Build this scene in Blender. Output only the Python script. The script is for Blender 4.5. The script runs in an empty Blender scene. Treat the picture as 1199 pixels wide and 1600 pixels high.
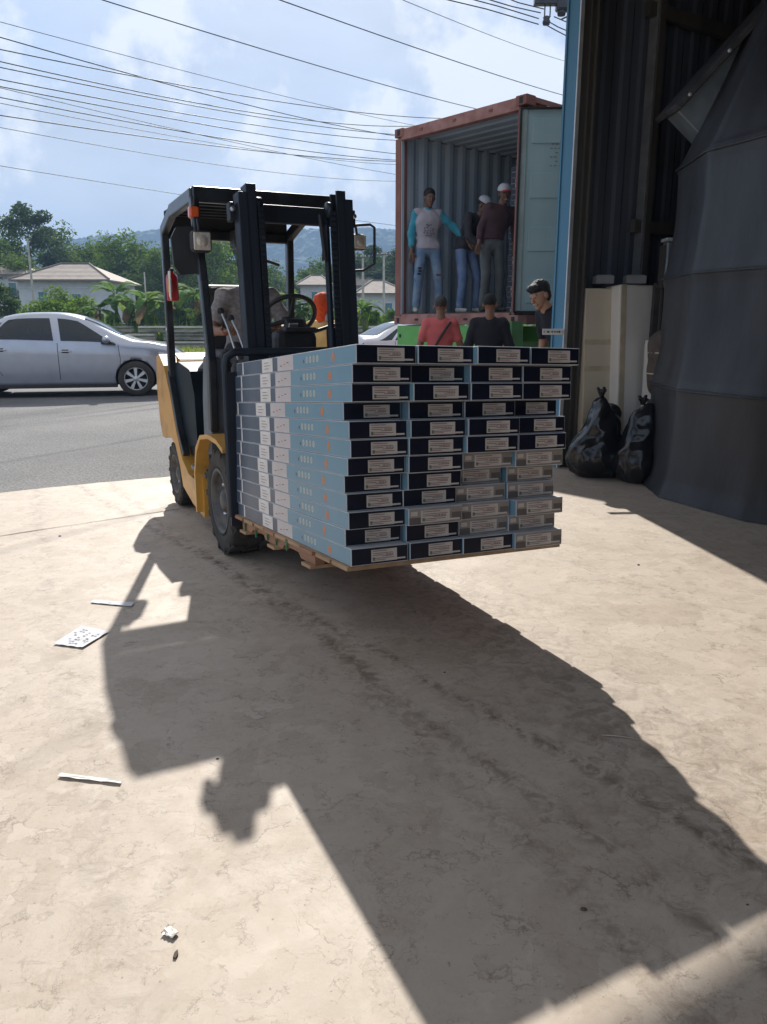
import bpy, bmesh, math, random
import numpy as np
from mathutils import Vector, Matrix, noise as mnoise
R = math.radians
sc = bpy.context.scene
COL = sc.collection
random.seed(7)

# ------------------------------------------------------------------ camera, sky, sun, exposure
cam_d = bpy.data.cameras.new('camera'); cam = bpy.data.objects.new('camera', cam_d); COL.objects.link(cam)
cam_d.sensor_fit = 'VERTICAL'; cam_d.sensor_height = 24.0; cam_d.lens = 24.0 * 1216 / 1600
cam_d.clip_start = 0.05; cam_d.clip_end = 6000
cam.location = (0, 0, 1.362); cam.rotation_euler = (R(90 - 13.556), 0, 0)
sc.camera = cam
SUN_EL, SUN_AZ = R(37.27), R(7.4)           # light travels towards (sin az, -cos az)
sd = bpy.data.lights.new('sun', 'SUN'); sun = bpy.data.objects.new('sun', sd); COL.objects.link(sun)
sd.energy = 5.0; sd.angle = R(0.6); sd.color = (1.0, 0.955, 0.88)
sdir = Vector((math.sin(SUN_AZ) * math.cos(SUN_EL), -math.cos(SUN_AZ) * math.cos(SUN_EL), -math.sin(SUN_EL)))
sun.rotation_euler = sdir.to_track_quat('-Z', 'Y').to_euler()
sc.view_settings.view_transform = 'Standard'; sc.view_settings.look = 'None'
sc.view_settings.exposure = 0.41; sc.view_settings.gamma = 1
sc.cycles.max_bounces = 8; sc.cycles.diffuse_bounces = 5; sc.cycles.volume_bounces = 0
sc.cycles.use_denoising = True

w = bpy.data.worlds.new("World"); sc.world = w; w.use_nodes = True
nt = w.node_tree; N = nt.nodes; Lk = nt.links; N.clear()
def nd(t, **k):
    n = N.new(t)
    for a, b in k.items(): setattr(n, a, b)
    return n
out = nd('ShaderNodeOutputWorld'); bg = nd('ShaderNodeBackground'); Lk.new(bg.outputs[0], out.inputs[0])
bg.inputs[1].default_value = 0.080
sky = nd('ShaderNodeTexSky', sky_type='NISHITA'); sky.sun_disc = False
sky.sun_elevation = SUN_EL; sky.sun_rotation = -SUN_AZ; sky.air_density = 1.2; sky.dust_density = 1.5
tc = nd('ShaderNodeTexCoord'); sp = nd('ShaderNodeSeparateXYZ'); Lk.new(tc.outputs['Generated'], sp.inputs[0])
def math_(op, a, b=None, c=None):
    m = nd('ShaderNodeMath', operation=op)
    for i, v in enumerate((a, b, c)):
        if v is None: continue
        if hasattr(v, 'links'): Lk.new(v, m.inputs[i])
        else: m.inputs[i].default_value = v
    return m.outputs[0]
zz = math_('ADD', math_('MAXIMUM', sp.outputs[2], 0.0), 0.16)
cb = nd('ShaderNodeCombineXYZ'); Lk.new(math_('DIVIDE', sp.outputs[0], zz), cb.inputs[0]); Lk.new(math_('DIVIDE', sp.outputs[1], zz), cb.inputs[1])
def cloud(scale, detail, lo, hi, off, vec=None, dist=0.0):
    mp = nd('ShaderNodeMapping'); mp.inputs['Location'].default_value = off; Lk.new(vec or cb.outputs[0], mp.inputs[0])
    n = nd('ShaderNodeTexNoise'); n.inputs['Scale'].default_value = scale; n.inputs['Detail'].default_value = detail
    n.inputs['Roughness'].default_value = 0.58; n.inputs['Distortion'].default_value = dist
    Lk.new(mp.outputs[0], n.inputs['Vector'])
    r = nd('ShaderNodeMapRange'); r.inputs[1].default_value = lo; r.inputs[2].default_value = hi; r.clamp = True
    Lk.new(n.outputs[0], r.inputs[0]); return r.outputs[0]
def mixc(fac, a, b):
    m = nd('ShaderNodeMix', data_type='RGBA')
    if hasattr(fac, 'links'): Lk.new(fac, m.inputs[0])
    else: m.inputs[0].default_value = fac
    for i, v in ((6, a), (7, b)):
        if hasattr(v, 'links'): Lk.new(v, m.inputs[i])
        else: m.inputs[i].default_value = (*v, 1)
    return m.outputs[2]
veil = cloud(0.9, 7, 0.38, 0.66, (3.1, 1.7, 0))
grey = cloud(1.3, 5, 0.42, 0.66, (8.2, 0.4, 0))
puff = cloud(6.0, 9, 0.52, 0.585, (0.35, 2.2, 0), vec=tc.outputs['Generated'])
low = nd('ShaderNodeMapRange'); low.inputs[1].default_value = 0.75; low.inputs[2].default_value = 0.12; low.clamp = True
Lk.new(sp.outputs[2], low.inputs[0])
puffm = math_('MULTIPLY', puff, low.outputs[0])
base = mixc(0.62, sky.outputs[0], (4.4, 6.4, 9.9))
c1 = mixc(math_('MULTIPLY', veil, 0.75), base, (8.2, 8.8, 9.8))
c2 = mixc(math_('MULTIPLY', grey, 0.45), c1, (5.4, 6.0, 7.0))
c3 = mixc(math_('MULTIPLY', puffm, 0.85), c2, (11.5, 11.7, 12.0))
hi_ = nd('ShaderNodeMapRange'); hi_.inputs[1].default_value = .40; hi_.inputs[2].default_value = .75; hi_.inputs[4].default_value = .8; hi_.clamp = True; Lk.new(sp.outputs[2], hi_.inputs[0])
c4 = mixc(hi_.outputs[0], c3, (8.4, 8.2, 7.9))     # unseen white cloud overhead, added to take the blue out of the shadows
Lk.new(c4, bg.inputs[0])

# ------------------------------------------------------------------ materials
MATS = {}
def mat(name, col, rough=0.6, metal=0.0, var=0.15, scale=6.0, bump=0.0, bscale=40.0, col2=None, spec=0.5, coat=0.0, trans=0.0, stretch=None, detail=5, sheen=0, alpha=None, lohi=(0.35, 0.65)):
    if name in MATS: return MATS[name]
    m = bpy.data.materials.new(name); m.use_nodes = True; t = m.node_tree; b = t.nodes['Principled BSDF']
    b.inputs['Roughness'].default_value = rough; b.inputs['Metallic'].default_value = metal
    b.inputs['Specular IOR Level'].default_value = spec; b.inputs['Coat Weight'].default_value = coat
    if coat: b.inputs['Coat Roughness'].default_value = 0.05
    if trans: b.inputs['Transmission Weight'].default_value = trans
    if sheen: b.inputs['Sheen Weight'].default_value = sheen
    tcn = t.nodes.new('ShaderNodeTexCoord'); mp = t.nodes.new('ShaderNodeMapping'); t.links.new(tcn.outputs['Object'], mp.inputs[0])
    if stretch: mp.inputs['Scale'].default_value = stretch
    n = t.nodes.new('ShaderNodeTexNoise'); n.inputs['Scale'].default_value = scale; n.inputs['Detail'].default_value = detail
    t.links.new(mp.outputs[0], n.inputs['Vector'])
    r = t.nodes.new('ShaderNodeValToRGB'); t.links.new(n.outputs[0], r.inputs[0])
    c2 = col2 or tuple(c * (1 - var) for c in col); c1 = col if col2 else tuple(min(1, c * (1 + var)) for c in col)
    r.color_ramp.elements[0].position = lohi[0]; r.color_ramp.elements[0].color = (*c2, 1)
    r.color_ramp.elements[1].position = lohi[1]; r.color_ramp.elements[1].color = (*c1, 1)
    t.links.new(r.outputs[0], b.inputs['Base Color'])
    if bump:
        n2 = t.nodes.new('ShaderNodeTexNoise'); n2.inputs['Scale'].default_value = bscale; n2.inputs['Detail'].default_value = 6
        t.links.new(mp.outputs[0], n2.inputs['Vector'])
        bp = t.nodes.new('ShaderNodeBump'); bp.inputs['Strength'].default_value = bump; bp.inputs['Distance'].default_value = 0.01
        t.links.new(n2.outputs[0], bp.inputs['Height']); t.links.new(bp.outputs[0], b.inputs['Normal'])
    MATS[name] = m; return m
def leafmat(name, col, col2, rough=0.5, trl=0.35, scale=3.0):
    if name in MATS: return MATS[name]
    m = mat(name, col, .78, 0, col2=col2, scale=scale, spec=0.12); t = m.node_tree
    b = t.nodes['Principled BSDF']; tr = t.nodes.new('ShaderNodeBsdfTranslucent'); mx = t.nodes.new('ShaderNodeMixShader')
    mx.inputs[0].default_value = trl; src = b.inputs['Base Color'].links[0].from_socket
    hs = t.nodes.new('ShaderNodeHueSaturation'); hs.inputs['Value'].default_value = 1.6; hs.inputs['Hue'].default_value = 0.485
    t.links.new(src, hs.inputs['Color']); t.links.new(hs.outputs[0], tr.inputs[0])
    o = t.nodes['Material Output']; t.links.new(b.outputs[0], mx.inputs[1]); t.links.new(tr.outputs[0], mx.inputs[2]); t.links.new(mx.outputs[0], o.inputs[0])
    return m

# ------------------------------------------------------------------ mesh helpers
def tagit(o, label=None, cat=None, group=None, kind=None):
    if label: o['label'] = label
    if cat: o['category'] = cat
    if group: o['group'] = group
    if kind: o['kind'] = kind
    return o
def empty(name, loc=(0, 0, 0), rz=0.0, label=None, cat=None, group=None, scale=1.0):
    o = bpy.data.objects.new(name, None); COL.objects.link(o); o.location = loc; o.rotation_euler = (0, 0, rz); o.scale = (scale,) * 3
    o.empty_display_size = 0.2
    return tagit(o, label, cat, group)
class MB:
    def __init__(s): s.v = []; s.f = []; s.m = []; s.mats = []; s.M = Matrix.Identity(4); s.sm = []
    def mi(s, m):
        if m not in s.mats: s.mats.append(m)
        return s.mats.index(m)
    def add(s, vs, fs, m, smooth=False):
        o = len(s.v); s.v += [tuple(s.M @ Vector(p)) for p in vs]; k = s.mi(m)
        for f in fs: s.f.append([i + o for i in f]); s.m.append(k); s.sm.append(smooth)
    def box(s, c, d, m, rot=None, bev=0.0):
        hx, hy, hz = d[0] / 2, d[1] / 2, d[2] / 2
        if bev <= 0:
            vs = [(x, y, z) for x in (-hx, hx) for y in (-hy, hy) for z in (-hz, hz)]
            fs = [(0, 1, 3, 2), (4, 6, 7, 5), (0, 4, 5, 1), (2, 3, 7, 6), (0, 2, 6, 4), (1, 5, 7, 3)]
        else:
            bm = bmesh.new(); bmesh.ops.create_cube(bm, size=1)
            for v in bm.verts: v.co = Vector((v.co.x * d[0], v.co.y * d[1], v.co.z * d[2]))
            bmesh.ops.bevel(bm, geom=bm.edges[:], offset=min(bev, min(d) * .45), segments=2, affect='EDGES', profile=0.5)
            bm.verts.index_update(); vs = [tuple(v.co) for v in bm.verts]; fs = [[v.index for v in f.verts] for f in bm.faces]; bm.free()
        Mx = Matrix.Translation(Vector(c))
        if rot is not None:
            if not isinstance(rot, Matrix):
                from mathutils import Euler
                rot = Euler(rot).to_matrix().to_4x4()
            Mx = Mx @ rot
        s.add([tuple(Mx @ Vector(p)) for p in vs], fs, m)
    def bar(s, a, b, wx, wy, m, up=(0, 0, 1), bev=0.0):
        a = Vector(a); b = Vector(b); d = b - a; L = d.length; z = d.normalized(); u_ = Vector(up)
        if abs(z.dot(u_)) > .99: u_ = Vector((1, 0, 0))
        x = u_.cross(z).normalized(); y = z.cross(x)
        Mx = Matrix((x, y, z)).transposed().to_4x4()
        s.box((a + b) / 2, (wx, wy, L), m, rot=Mx, bev=bev)
    def tube(s, pts, r, m, n=10, cap=True, smooth=True):
        P = [Vector(p) for p in pts]; rs = r if isinstance(r, (list, tuple)) else [r] * len(P)
        vs = []; fs = []; px = None
        for i, p in enumerate(P):
            t = (P[min(i + 1, len(P) - 1)] - P[max(i - 1, 0)]).normalized()
            if px is None:
                px = Vector((0, 0, 1)).cross(t)
                if px.length < 1e-3: px = Vector((1, 0, 0))
            px = (px - t * px.dot(t)).normalized(); py = t.cross(px)
            for k in range(n):
                a = 2 * math.pi * k / n; vs.append(tuple(p + (px * math.cos(a) + py * math.sin(a)) * rs[i]))
        for i in range(len(P) - 1):
            for k in range(n): fs.append((i * n + k, i * n + (k + 1) % n, (i + 1) * n + (k + 1) % n, (i + 1) * n + k))
        s.add(vs, fs, m, smooth)
        if cap:
            s.add(vs[:n], [tuple(range(n))[::-1]], m); s.add(vs[-n:], [tuple(range(n))], m)
    def prism(s, poly, y0, y1, m, axis='y', mside=None):
        n = len(poly)
        def P(a, b, c): return {'y': (a, c, b), 'x': (c, a, b), 'z': (a, b, c)}[axis]
        vs = [P(a, b, y0) for a, b in poly] + [P(a, b, y1) for a, b in poly]
        s.add(vs, [tuple(range(n)), tuple(range(2 * n - 1, n - 1, -1))], m)
        s.add(vs, [(i, i + n, (i + 1) % n + n, (i + 1) % n) for i in range(n)], mside or m)
    def lathe(s, prof, m, n=32, axis='z', c=(0, 0, 0), smooth=True):
        vs = []; fs = []
        for (r, h) in prof:
            for k in range(n):
                a = 2 * math.pi * k / n; x, y = r * math.cos(a), r * math.sin(a)
                p = {'z': (x, y, h), 'y': (x, h, y), 'x': (h, x, y)}[axis]
                vs.append((p[0] + c[0], p[1] + c[1], p[2] + c[2]))
        for i in range(len(prof) - 1):
            for k in range(n): fs.append((i * n + k, i * n + (k + 1) % n, (i + 1) * n + (k + 1) % n, (i + 1) * n + k))
        s.add(vs, fs, m, smooth)
    def build(s, name, parent=None, fix=True, bev=0.0):
        me = bpy.data.meshes.new(name); me.from_pydata(s.v, [], s.f)
        for m in s.mats: me.materials.append(m)
        me.polygons.foreach_set('material_index', s.m); me.polygons.foreach_set('use_smooth', s.sm)
        if fix:
            bm = bmesh.new(); bm.from_mesh(me); bmesh.ops.recalc_face_normals(bm, faces=bm.faces[:]); bm.to_mesh(me); bm.free()
        me.update(); o = bpy.data.objects.new(name, me); COL.objects.link(o)
        if parent: o.parent = parent
        if bev:
            b = o.modifiers.new('b', 'BEVEL'); b.width = bev; b.segments = 2; b.limit_method = 'ANGLE'
        return o
def copy_tree(o, parent=None):
    c = o.copy(); COL.objects.link(c); c.parent = parent
    for ch in [x for x in o.children]: copy_tree(ch, c)
    return c

# ------------------------------------------------------------------ implicit surface bodies (numpy surface nets)
def rc(a, b, r1, r2, sq=None):   # tapered capsule; sq=(axis vector, factor) flattens it
    return ('rc', np.array(a, float), np.array(b, float), r1, r2, sq)
def el(c, r, rz=None, tag=None): return ('el', np.array(c, float), np.array(r, float), rz, None, None)
def sdf_prim(p, P):
    if p[0] == 'rc':
        _, a, b, r1, r2, sq = p
        Q = P - a; ba = b - a
        if sq is not None:
            n = np.array(sq[0], float); n /= np.linalg.norm(n); k = 1 / sq[1] - 1
            Q = Q + (Q @ n)[:, None] * n * k; ba = ba + (ba @ n) * n * k
        t = np.clip(Q @ ba / max(ba @ ba, 1e-9), 0, 1)
        return np.linalg.norm(Q - t[:, None] * ba, axis=1) - (r1 + (r2 - r1) * t)
    _, c, r, M, _, _ = p
    Q = P - c
    if M is not None: Q = Q @ M
    k = np.linalg.norm(Q / r, axis=1)
    return (k - 1) * min(r) * .6 + (k - 1) * max(r) * .4
def smin(a, b, k):
    h = np.clip(.5 + .5 * (b - a) / k, 0, 1); return b + (a - b) * h - k * h * (1 - h)
def surface_nets(fn, lo, hi, h):
    lo = np.array(lo); n = np.ceil((np.array(hi) - lo) / h).astype(int) + 1
    g = np.stack(np.meshgrid(*[np.arange(k) for k in n], indexing='ij'), -1).reshape(-1, 3)
    V = fn(lo + g * h).reshape(n)
    s = V < 0
    cn = n - 1
    acc = np.zeros((*cn, 3)); cnt = np.zeros(cn)
    offs = [(0, 0, 0), (1, 0, 0), (0, 1, 0), (1, 1, 0), (0, 0, 1), (1, 0, 1), (0, 1, 1), (1, 1, 1)]
    ed = [(0, 1), (2, 3), (4, 5), (6, 7), (0, 2), (1, 3), (4, 6), (5, 7), (0, 4), (1, 5), (2, 6), (3, 7)]
    sl = lambda A, o: A[o[0]:o[0] + cn[0], o[1]:o[1] + cn[1], o[2]:o[2] + cn[2]]
    for a, b in ed:
        oa, ob = offs[a], offs[b]; va, vb = sl(V, oa), sl(V, ob); x = (va < 0) != (vb < 0)
        t = np.where(x, va / np.where(x, va - vb, 1), 0)
        p = np.array(oa) + t[..., None] * (np.array(ob) - np.array(oa))
        acc += p * x[..., None]; cnt += x
    act = cnt > 0; idx = -np.ones(cn, int); idx[act] = np.arange(act.sum())
    cell = np.stack(np.nonzero(act), -1); verts = lo + (cell + acc[act] / cnt[act][:, None]) * h
    faces = []
    for ax in range(3):
        o = [0, 0, 0]; o[ax] = 1; b, c = [(1, 2), (2, 0), (0, 1)][ax]
        A = s[:-1 if ax == 0 else None, :-1 if ax == 1 else None, :-1 if ax == 2 else None]
        B = s[o[0]:, o[1]:, o[2]:]
        x = np.stack(np.nonzero(A != B), -1)
        x = x[(x[:, b] > 0) & (x[:, c] > 0) & (x[:, b] < cn[b]) & (x[:, c] < cn[c]) & (x[:, ax] < cn[ax])]
        def I(db, dc):
            y = x.copy(); y[:, b] -= db; y[:, c] -= dc; return idx[y[:, 0], y[:, 1], y[:, 2]]
        q = np.stack([I(0, 0), I(1, 0), I(1, 1), I(0, 1)], -1)
        fl = A[x[:, 0], x[:, 1], x[:, 2]]
        q[~fl] = q[~fl][:, ::-1]; faces.append(q)
    return verts, np.concatenate(faces)
def sdf_into(mb, prims, h, k=0.02, cut=None, wr=0.0, wf=14.0, pmats=None):
    """prims: list of (prim, material); smooth union; cut(P)->sdf intersected; face material = nearest primitive's"""
    lo = np.array([1e9] * 3); hi = -lo
    for p, _ in prims:
        if p[0] == 'rc': r = max(p[3], p[4]); a = np.minimum(p[1], p[2]) - r; b = np.maximum(p[1], p[2]) + r
        else: a = p[1] - max(p[2]); b = p[1] + max(p[2])
        lo = np.minimum(lo, a); hi = np.maximum(hi, b)
    lo -= 2.2 * h + wr * 2; hi += 2.2 * h + wr * 2
    def fn(P):
        d = None
        for p, _ in prims:
            x = sdf_prim(p, P); d = x if d is None else smin(d, x, k)
        if wr:
            q = P * wf
            d = d + wr * (np.sin(q[:, 0] * 1.3 + np.sin(q[:, 2] * .9) * 2) * np.sin(q[:, 2] * 1.1 + 1.7 * np.sin(q[:, 1] * 1.2 + q[:, 0])))
        if cut is not None: d = np.maximum(d, cut(P))
        return d
    V, Fc = surface_nets(fn, lo, hi, h)
    if len(V) == 0: return
    mats = []
    for _, m in prims:
        if m not in mats: mats.append(m)
    C = V[Fc].mean(1)
    if len(mats) > 1:
        D = np.stack([sdf_prim(p, C) for p, _ in prims]); near = D.argmin(0); mi = np.array([mats.index(m) for _, m in prims])[near]
    else: mi = np.zeros(len(C), int)
    o = len(mb.v); mb.v += [tuple(mb.M @ Vector(p)) for p in V]
    gi = [mb.mi(m) for m in mats]
    mb.f += [[int(i) + o for i in f] for f in Fc]; mb.m += [gi[i] for i in mi]; mb.sm += [True] * len(Fc)

SKIN = mat('skin_brown', (0.26, 0.13, 0.08), 0.5, var=0.12, scale=12)
SKIN_L = mat('skin_light', (0.42, 0.23, 0.15), 0.48, var=0.12, scale=12)
SKIN_D = mat('skin_dark', (0.15, 0.08, 0.055), 0.5, var=0.12, scale=12)
HAIR = mat('hair_black', (0.010, 0.009, 0.010), 0.72, var=0.3, scale=60, bump=0.5, bscale=140, stretch=(1, 1, .2))
HAIR_G = mat('hair_cropped', (0.045, 0.04, 0.04), 0.7, var=0.3, scale=60, bump=0.4, bscale=200)
EYEW = mat('eye_white', (0.34, 0.32, 0.30), 0.4); LIP = mat('lips', (0.3, 0.1, 0.085), 0.45); TEETH = mat('teeth', (0.5, 0.48, 0.44), 0.5)
SHOE_W = mat('shoe_pale', (0.5, 0.48, 0.44), 0.7); SHOE_D = mat('shoe_dark', (0.03, 0.03, 0.03), 0.6)

def patY(px, py, Y):
    q = R(13.556); ry = math.cos(q) + (800 - py) / 1216 * math.sin(q); rz = -math.sin(q) + (800 - py) / 1216 * math.cos(q); rx = (px - 599.5) / 1216
    return Vector((rx * Y / ry, Y, 1.362 + rz * Y / ry))
def Rz(a):
    c, s = math.cos(a), math.sin(a); return np.array([[c, -s, 0], [s, c, 0], [0, 0, 1.]])
def person(label, loc, rz, J, skin, shirt, pants, sleeve='long', sleeve_mat=None, hair=HAIR, hair_style='short', shoes=SHOE_D, head=(0, 0, 0), scale=1.0, hat=None, smile=False, hem=0.90, group=None, grip=(0.9, 0.9)):
    """J: joint overrides; person faces -Y, own left is +X. head=(turn, nod, tilt) in degrees"""
    root = empty('person', loc, rz, label, 'person', group, scale)
    D = dict(pel=(0, 0, .95), wst=(0, 0, 1.08), chs=(0, .0, 1.28), nck=(0, .01, 1.46), hd=(0, -.015, 1.60),
             shL=(.168, 0, 1.385), elL=(.23, .02, 1.12), wrL=(.25, -.06, .88), shR=(-.168, 0, 1.385), elR=(-.23, .02, 1.12), wrR=(-.25, -.06, .88),
             hpL=(.09, 0, .92), knL=(.11, -.02, .50), anL=(.12, .02, .08), hpR=(-.09, 0, .92), knR=(-.11, -.02, .50), anR=(-.12, .02, .08), toL=(.14, -.13, .035), toR=(-.14, -.13, .035))
    D.update(J); D = {k: np.array(v, float) for k, v in D.items()}
    across = D['shL'] - D['shR']; spine = D['nck'] - D['wst']
    fw = np.cross(spine, across); fw = fw / np.linalg.norm(fw)         # depth axis of the torso
    SQ = (fw, .62)
    def torso(e=0.0):
        s1 = D['wst']; hpc = (D['hpL'] + D['hpR']) / 2
        ac = across / np.linalg.norm(across)
        return [rc(s1, D['chs'], .138 + e, .150 + e, SQ), rc(D['chs'] + ac * .05, D['chs'] - ac * .05, .13 + e, .13 + e, SQ),
                rc(hpc + ac * .055, hpc - ac * .055, .115 + e, .115 + e, (fw, .8)), rc(hpc, s1, .13 + e, .13 + e, (fw, .68)),
                rc(D['shR'] * .92 + D['nck'] * .08, D['shL'] * .92 + D['nck'] * .08, .052 + e, .052 + e)]
    arms = lambda e, sd, fr=1.0, up=1.0: [rc(D['sh' + sd], D['el' + sd], .052 + e, .041 + e)] + ([rc(D['el' + sd], D['el' + sd] + (D['wr' + sd] - D['el' + sd]) * fr, .041 + e, .041 + (.027 - .041) * fr + e)] if fr > 0 else [])
    legs = lambda e, sd: [rc(D['hp' + sd], D['kn' + sd], .085 + e, .056 + e), rc(D['kn' + sd], D['an' + sd], .054 + e, .038 + e)]
    body = MB(); pr = [(p, skin) for p in torso(-.012)]
    for sd in 'LR': pr += [(p, skin) for p in arms(0, sd) + legs(-.006, sd)]
    pr += [(rc(D['chs'] + (D['nck'] - D['chs']) * .6, D['nck'], .07, .055), skin), (rc(D['nck'], D['hd'] - (D['hd'] - D['nck']) * .2, .054, .052), skin)]
    sdf_into(body, pr, .014, .03)
    # head in its own frame, finer
    T, Nn, Tl = [R(x) for x in head]
    HM = Rz(T) @ np.array([[math.cos(Tl), 0, math.sin(Tl)], [0, 1, 0], [-math.sin(Tl), 0, math.cos(Tl)]]) @ np.array([[1, 0, 0], [0, math.cos(Nn), -math.sin(Nn)], [0, math.sin(Nn), math.cos(Nn)]])
    hc = D['hd']; X = lambda p: tuple(hc + HM @ np.array(p, float))
    def hel(c, r): return ('el', np.array(X(c)), np.array(r, float), HM, None, None)
    hp = [(hel((0, .018, .045), (.076, .095, .088)), skin), (hel((0, -.012, -.01), (.062, .078, .095)), skin),
          (rc(X((0, -.055, -.085)), X((0, .0, -.06)), .028, .045), skin), (rc(X((0, -.09, .02)), X((0, -.107, -.022)), .010, .015), skin),
          (rc(X((-.028, -.08, .035)), X((.028, -.08, .035)), .013, .013), skin),
          (hel((.076, .012, 0), (.012, .02, .032)), skin), (hel((-.076, .012, 0), (.012, .02, .032)), skin),
          (rc(X((-.018, -.083, -.053)), X((.018, -.083, -.053)), .0085, .0085), LIP)]
    sdf_into(body, hp, .0065, .012)
    for sx in (-1, 1):
        sdf_into(body, [(el(X((.030 * sx, -.079, .012)), (.011,) * 3), EYEW)], .005, .002)
        sdf_into(body, [(el(X((.030 * sx, -.088, .012)), (.0062,) * 3), HAIR)], .004, .002)
        sdf_into(body, [(rc(X((.016 * sx, -.089, .036)), X((.045 * sx, -.077, .035)), .0045, .0035), HAIR)], .0045, .002)
    if smile: sdf_into(body, [(rc(X((-.02, -.087, -.051)), X((.02, -.087, -.051)), .0062, .0062), TEETH)], .0045, .003)
    # hands: palm, four unequal curled fingers, thumb from the side of the palm
    for sd, gp in (('L', grip[0]), ('R', grip[1])):
        wv = D['wr' + sd]; d = wv - D['el' + sd]; d /= np.linalg.norm(d)
        side = np.cross(d, fw); side = side / (np.linalg.norm(side) + 1e-9); nrm = np.cross(side, d)
        inw = np.array([1, 0, 0]) * (-1 if sd == 'L' else 1); 
        if nrm @ inw < 0 and abs(nrm @ inw) > .3: nrm = -nrm
        h = [(rc(wv, wv + d * .03, .026, .03, (nrm, .6)), skin), (rc(wv + d * .04 + side * .016, wv + d * .085 + side * .02, .026, .022, (nrm, .5)), skin), (rc(wv + d * .04 - side * .016, wv + d * .085 - side * .02, .026, .022, (nrm, .5)), skin)]
        for i, ln in enumerate((.066, .075, .07, .055)):
            b0 = wv + d * .092 + side * (.031 - .021 * i); c = 0.35 * gp + .06 * i * gp
            p1 = b0 + (d * math.cos(c) + nrm * math.sin(c)) * ln * .45
            p2 = p1 + (d * math.cos(2 * c) + nrm * math.sin(2 * c)) * ln * .32
            p3 = p2 + (d * math.cos(3 * c) + nrm * math.sin(3 * c)) * ln * .28
            h += [(rc(b0, p1, .0095, .009), skin), (rc(p1, p2, .009, .0082), skin), (rc(p2, p3, .0082, .007), skin)]
        t0 = wv + d * .03 + side * .026; t1 = t0 + (d * .6 + side * .75 + nrm * .2) * .038; t2 = t1 + (d * .85 + side * .25 + nrm * .4) * .03
        h += [(rc(t0, t1, .013, .011), skin), (rc(t1, t2, .011, .0085), skin)]
        sdf_into(body, h, .0058, .006)
    body.build('body', root, fix=False)
    # clothing
    sm = sleeve_mat or shirt
    sh = [(p, shirt) for p in torso(.018)]
    fr = {'long': .93, 'mid': .62, 'short': 0, 'none': 0}[sleeve]
    for sd in 'LR': sh += [(p, sm) for p in arms(.013, sd, fr)]
    sh += [(rc(D['chs'] + (D['nck'] - D['chs']) * .5, D['nck'] - (D['nck'] - D['chs']) * .06, .085, .062), sm if sleeve_mat else shirt)]
    hz = D['pel'][2] + (hem - .95); up = spine / np.linalg.norm(spine)
    el_ = [D['el' + s_] - (D['el' + s_] - D['sh' + s_]) * .22 for s_ in 'LR']; ed = [(D['el' + s_] - D['sh' + s_]) / np.linalg.norm(D['el' + s_] - D['sh' + s_]) for s_ in 'LR']
    ref = np.array([0, 0, hz])
    def cut(P):
        q = P - D['pel']; c = -(q[:, 2] - (hem - .95))
        arm = np.zeros(len(P), bool)
        for i, s_ in enumerate('LR'):
            for a_, b_ in ((D['sh' + s_], D['el' + s_]), (D['el' + s_], D['wr' + s_])):
                ba = b_ - a_; t = np.clip((P - a_) @ ba / (ba @ ba), 0, 1); arm |= np.linalg.norm(P - a_ - t[:, None] * ba, axis=1) < .085
        c = np.where(arm, -1, c)
        if fr == 0:
            for i in range(2):
                dd = (P - el_[i]) @ ed[i]; nearm = np.linalg.norm(P - el_[i] - dd[:, None] * ed[i], axis=1) < .13
                far = np.abs((P - D['chs'])[:, 0]) > .0
                c = np.where(nearm & (dd > 0) & (dd < .25) & (np.linalg.norm((P - D['wst']) - ((P - D['wst']) @ up)[:, None] * up, axis=1) > .17), np.maximum(c, dd), c)
        return c
    smb = MB(); sdf_into(smb, sh, .0125, .03, cut, wr=.006, wf=20); smb.build('shirt', root, fix=False)
    pm = MB(); pp = []
    ac = across / np.linalg.norm(across); hpc = (D['hpL'] + D['hpR']) / 2
    pp += [(rc(hpc + ac * .045, hpc - ac * .045, .115, .115, (fw, .78)), pants), (rc(hpc, D['wst'], .122, .122, (fw, .72)), pants)]
    for sd in 'LR': pp += [(rc(D['hp' + sd], D['kn' + sd], .09, .068), pants), (rc(D['kn' + sd], D['an' + sd] + (D['kn' + sd] - D['an' + sd]) * .08, .066, .058), pants)]
    hw = D['pel'][2] + .09
    sdf_into(pm, pp, .0135, .025, lambda P: P[:, 2] - hw, wr=.0045, wf=19); pm.build('trousers', root, fix=False)
    for sd in 'LR':
        s_ = MB(); a = D['an' + sd]; t = D['to' + sd]
        sdf_into(s_, [(rc(a + (0, .03, -.03), t, .04, .033, ((0, 0, 1), .9)), shoes), (rc(a, a + (0, .02, -.03), .042, .042), shoes)], .009, .02, lambda P: (min(a[2], t[2]) - .035) - P[:, 2]); s_.build('shoe', root, fix=False)
    if hair_style:
        hm = MB()
        if hair_style == 'short': prs = [(hel((0, .026, .06), (.083, .1, .086)), hair)]; cf = lambda q: np.maximum(-(q[:, 2] - .012 - .35 * np.clip(-q[:, 1], 0, 1) - .35 * np.clip(-.02 - q[:, 1], 0, 1) * 1.6 - np.where(q[:, 1] > .03, -.06, 0)), -(q[:, 1] + .092))
        elif hair_style == 'crop': prs = [(hel((0, .022, .05), (.079, .097, .086)), hair)]; cf = lambda q: -(q[:, 2] - .02 - .55 * np.clip(-q[:, 1] + .0, 0, 1) - np.where(q[:, 1] > .03, -.07, 0))
        else: prs = [(hel((0, .022, .065), (.088, .104, .09)), hair), (hel((0, -.06, .095), (.075, .045, .04)), hair), (hel((0, .05, .0), (.078, .065, .085)), hair)]; cf = lambda q: np.maximum(-(q[:, 2] - .052 * np.clip((.035 - q[:, 1]) / .05, 0, 1) - np.where(q[:, 1] > .02, -.08, .0)), -9)
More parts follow.
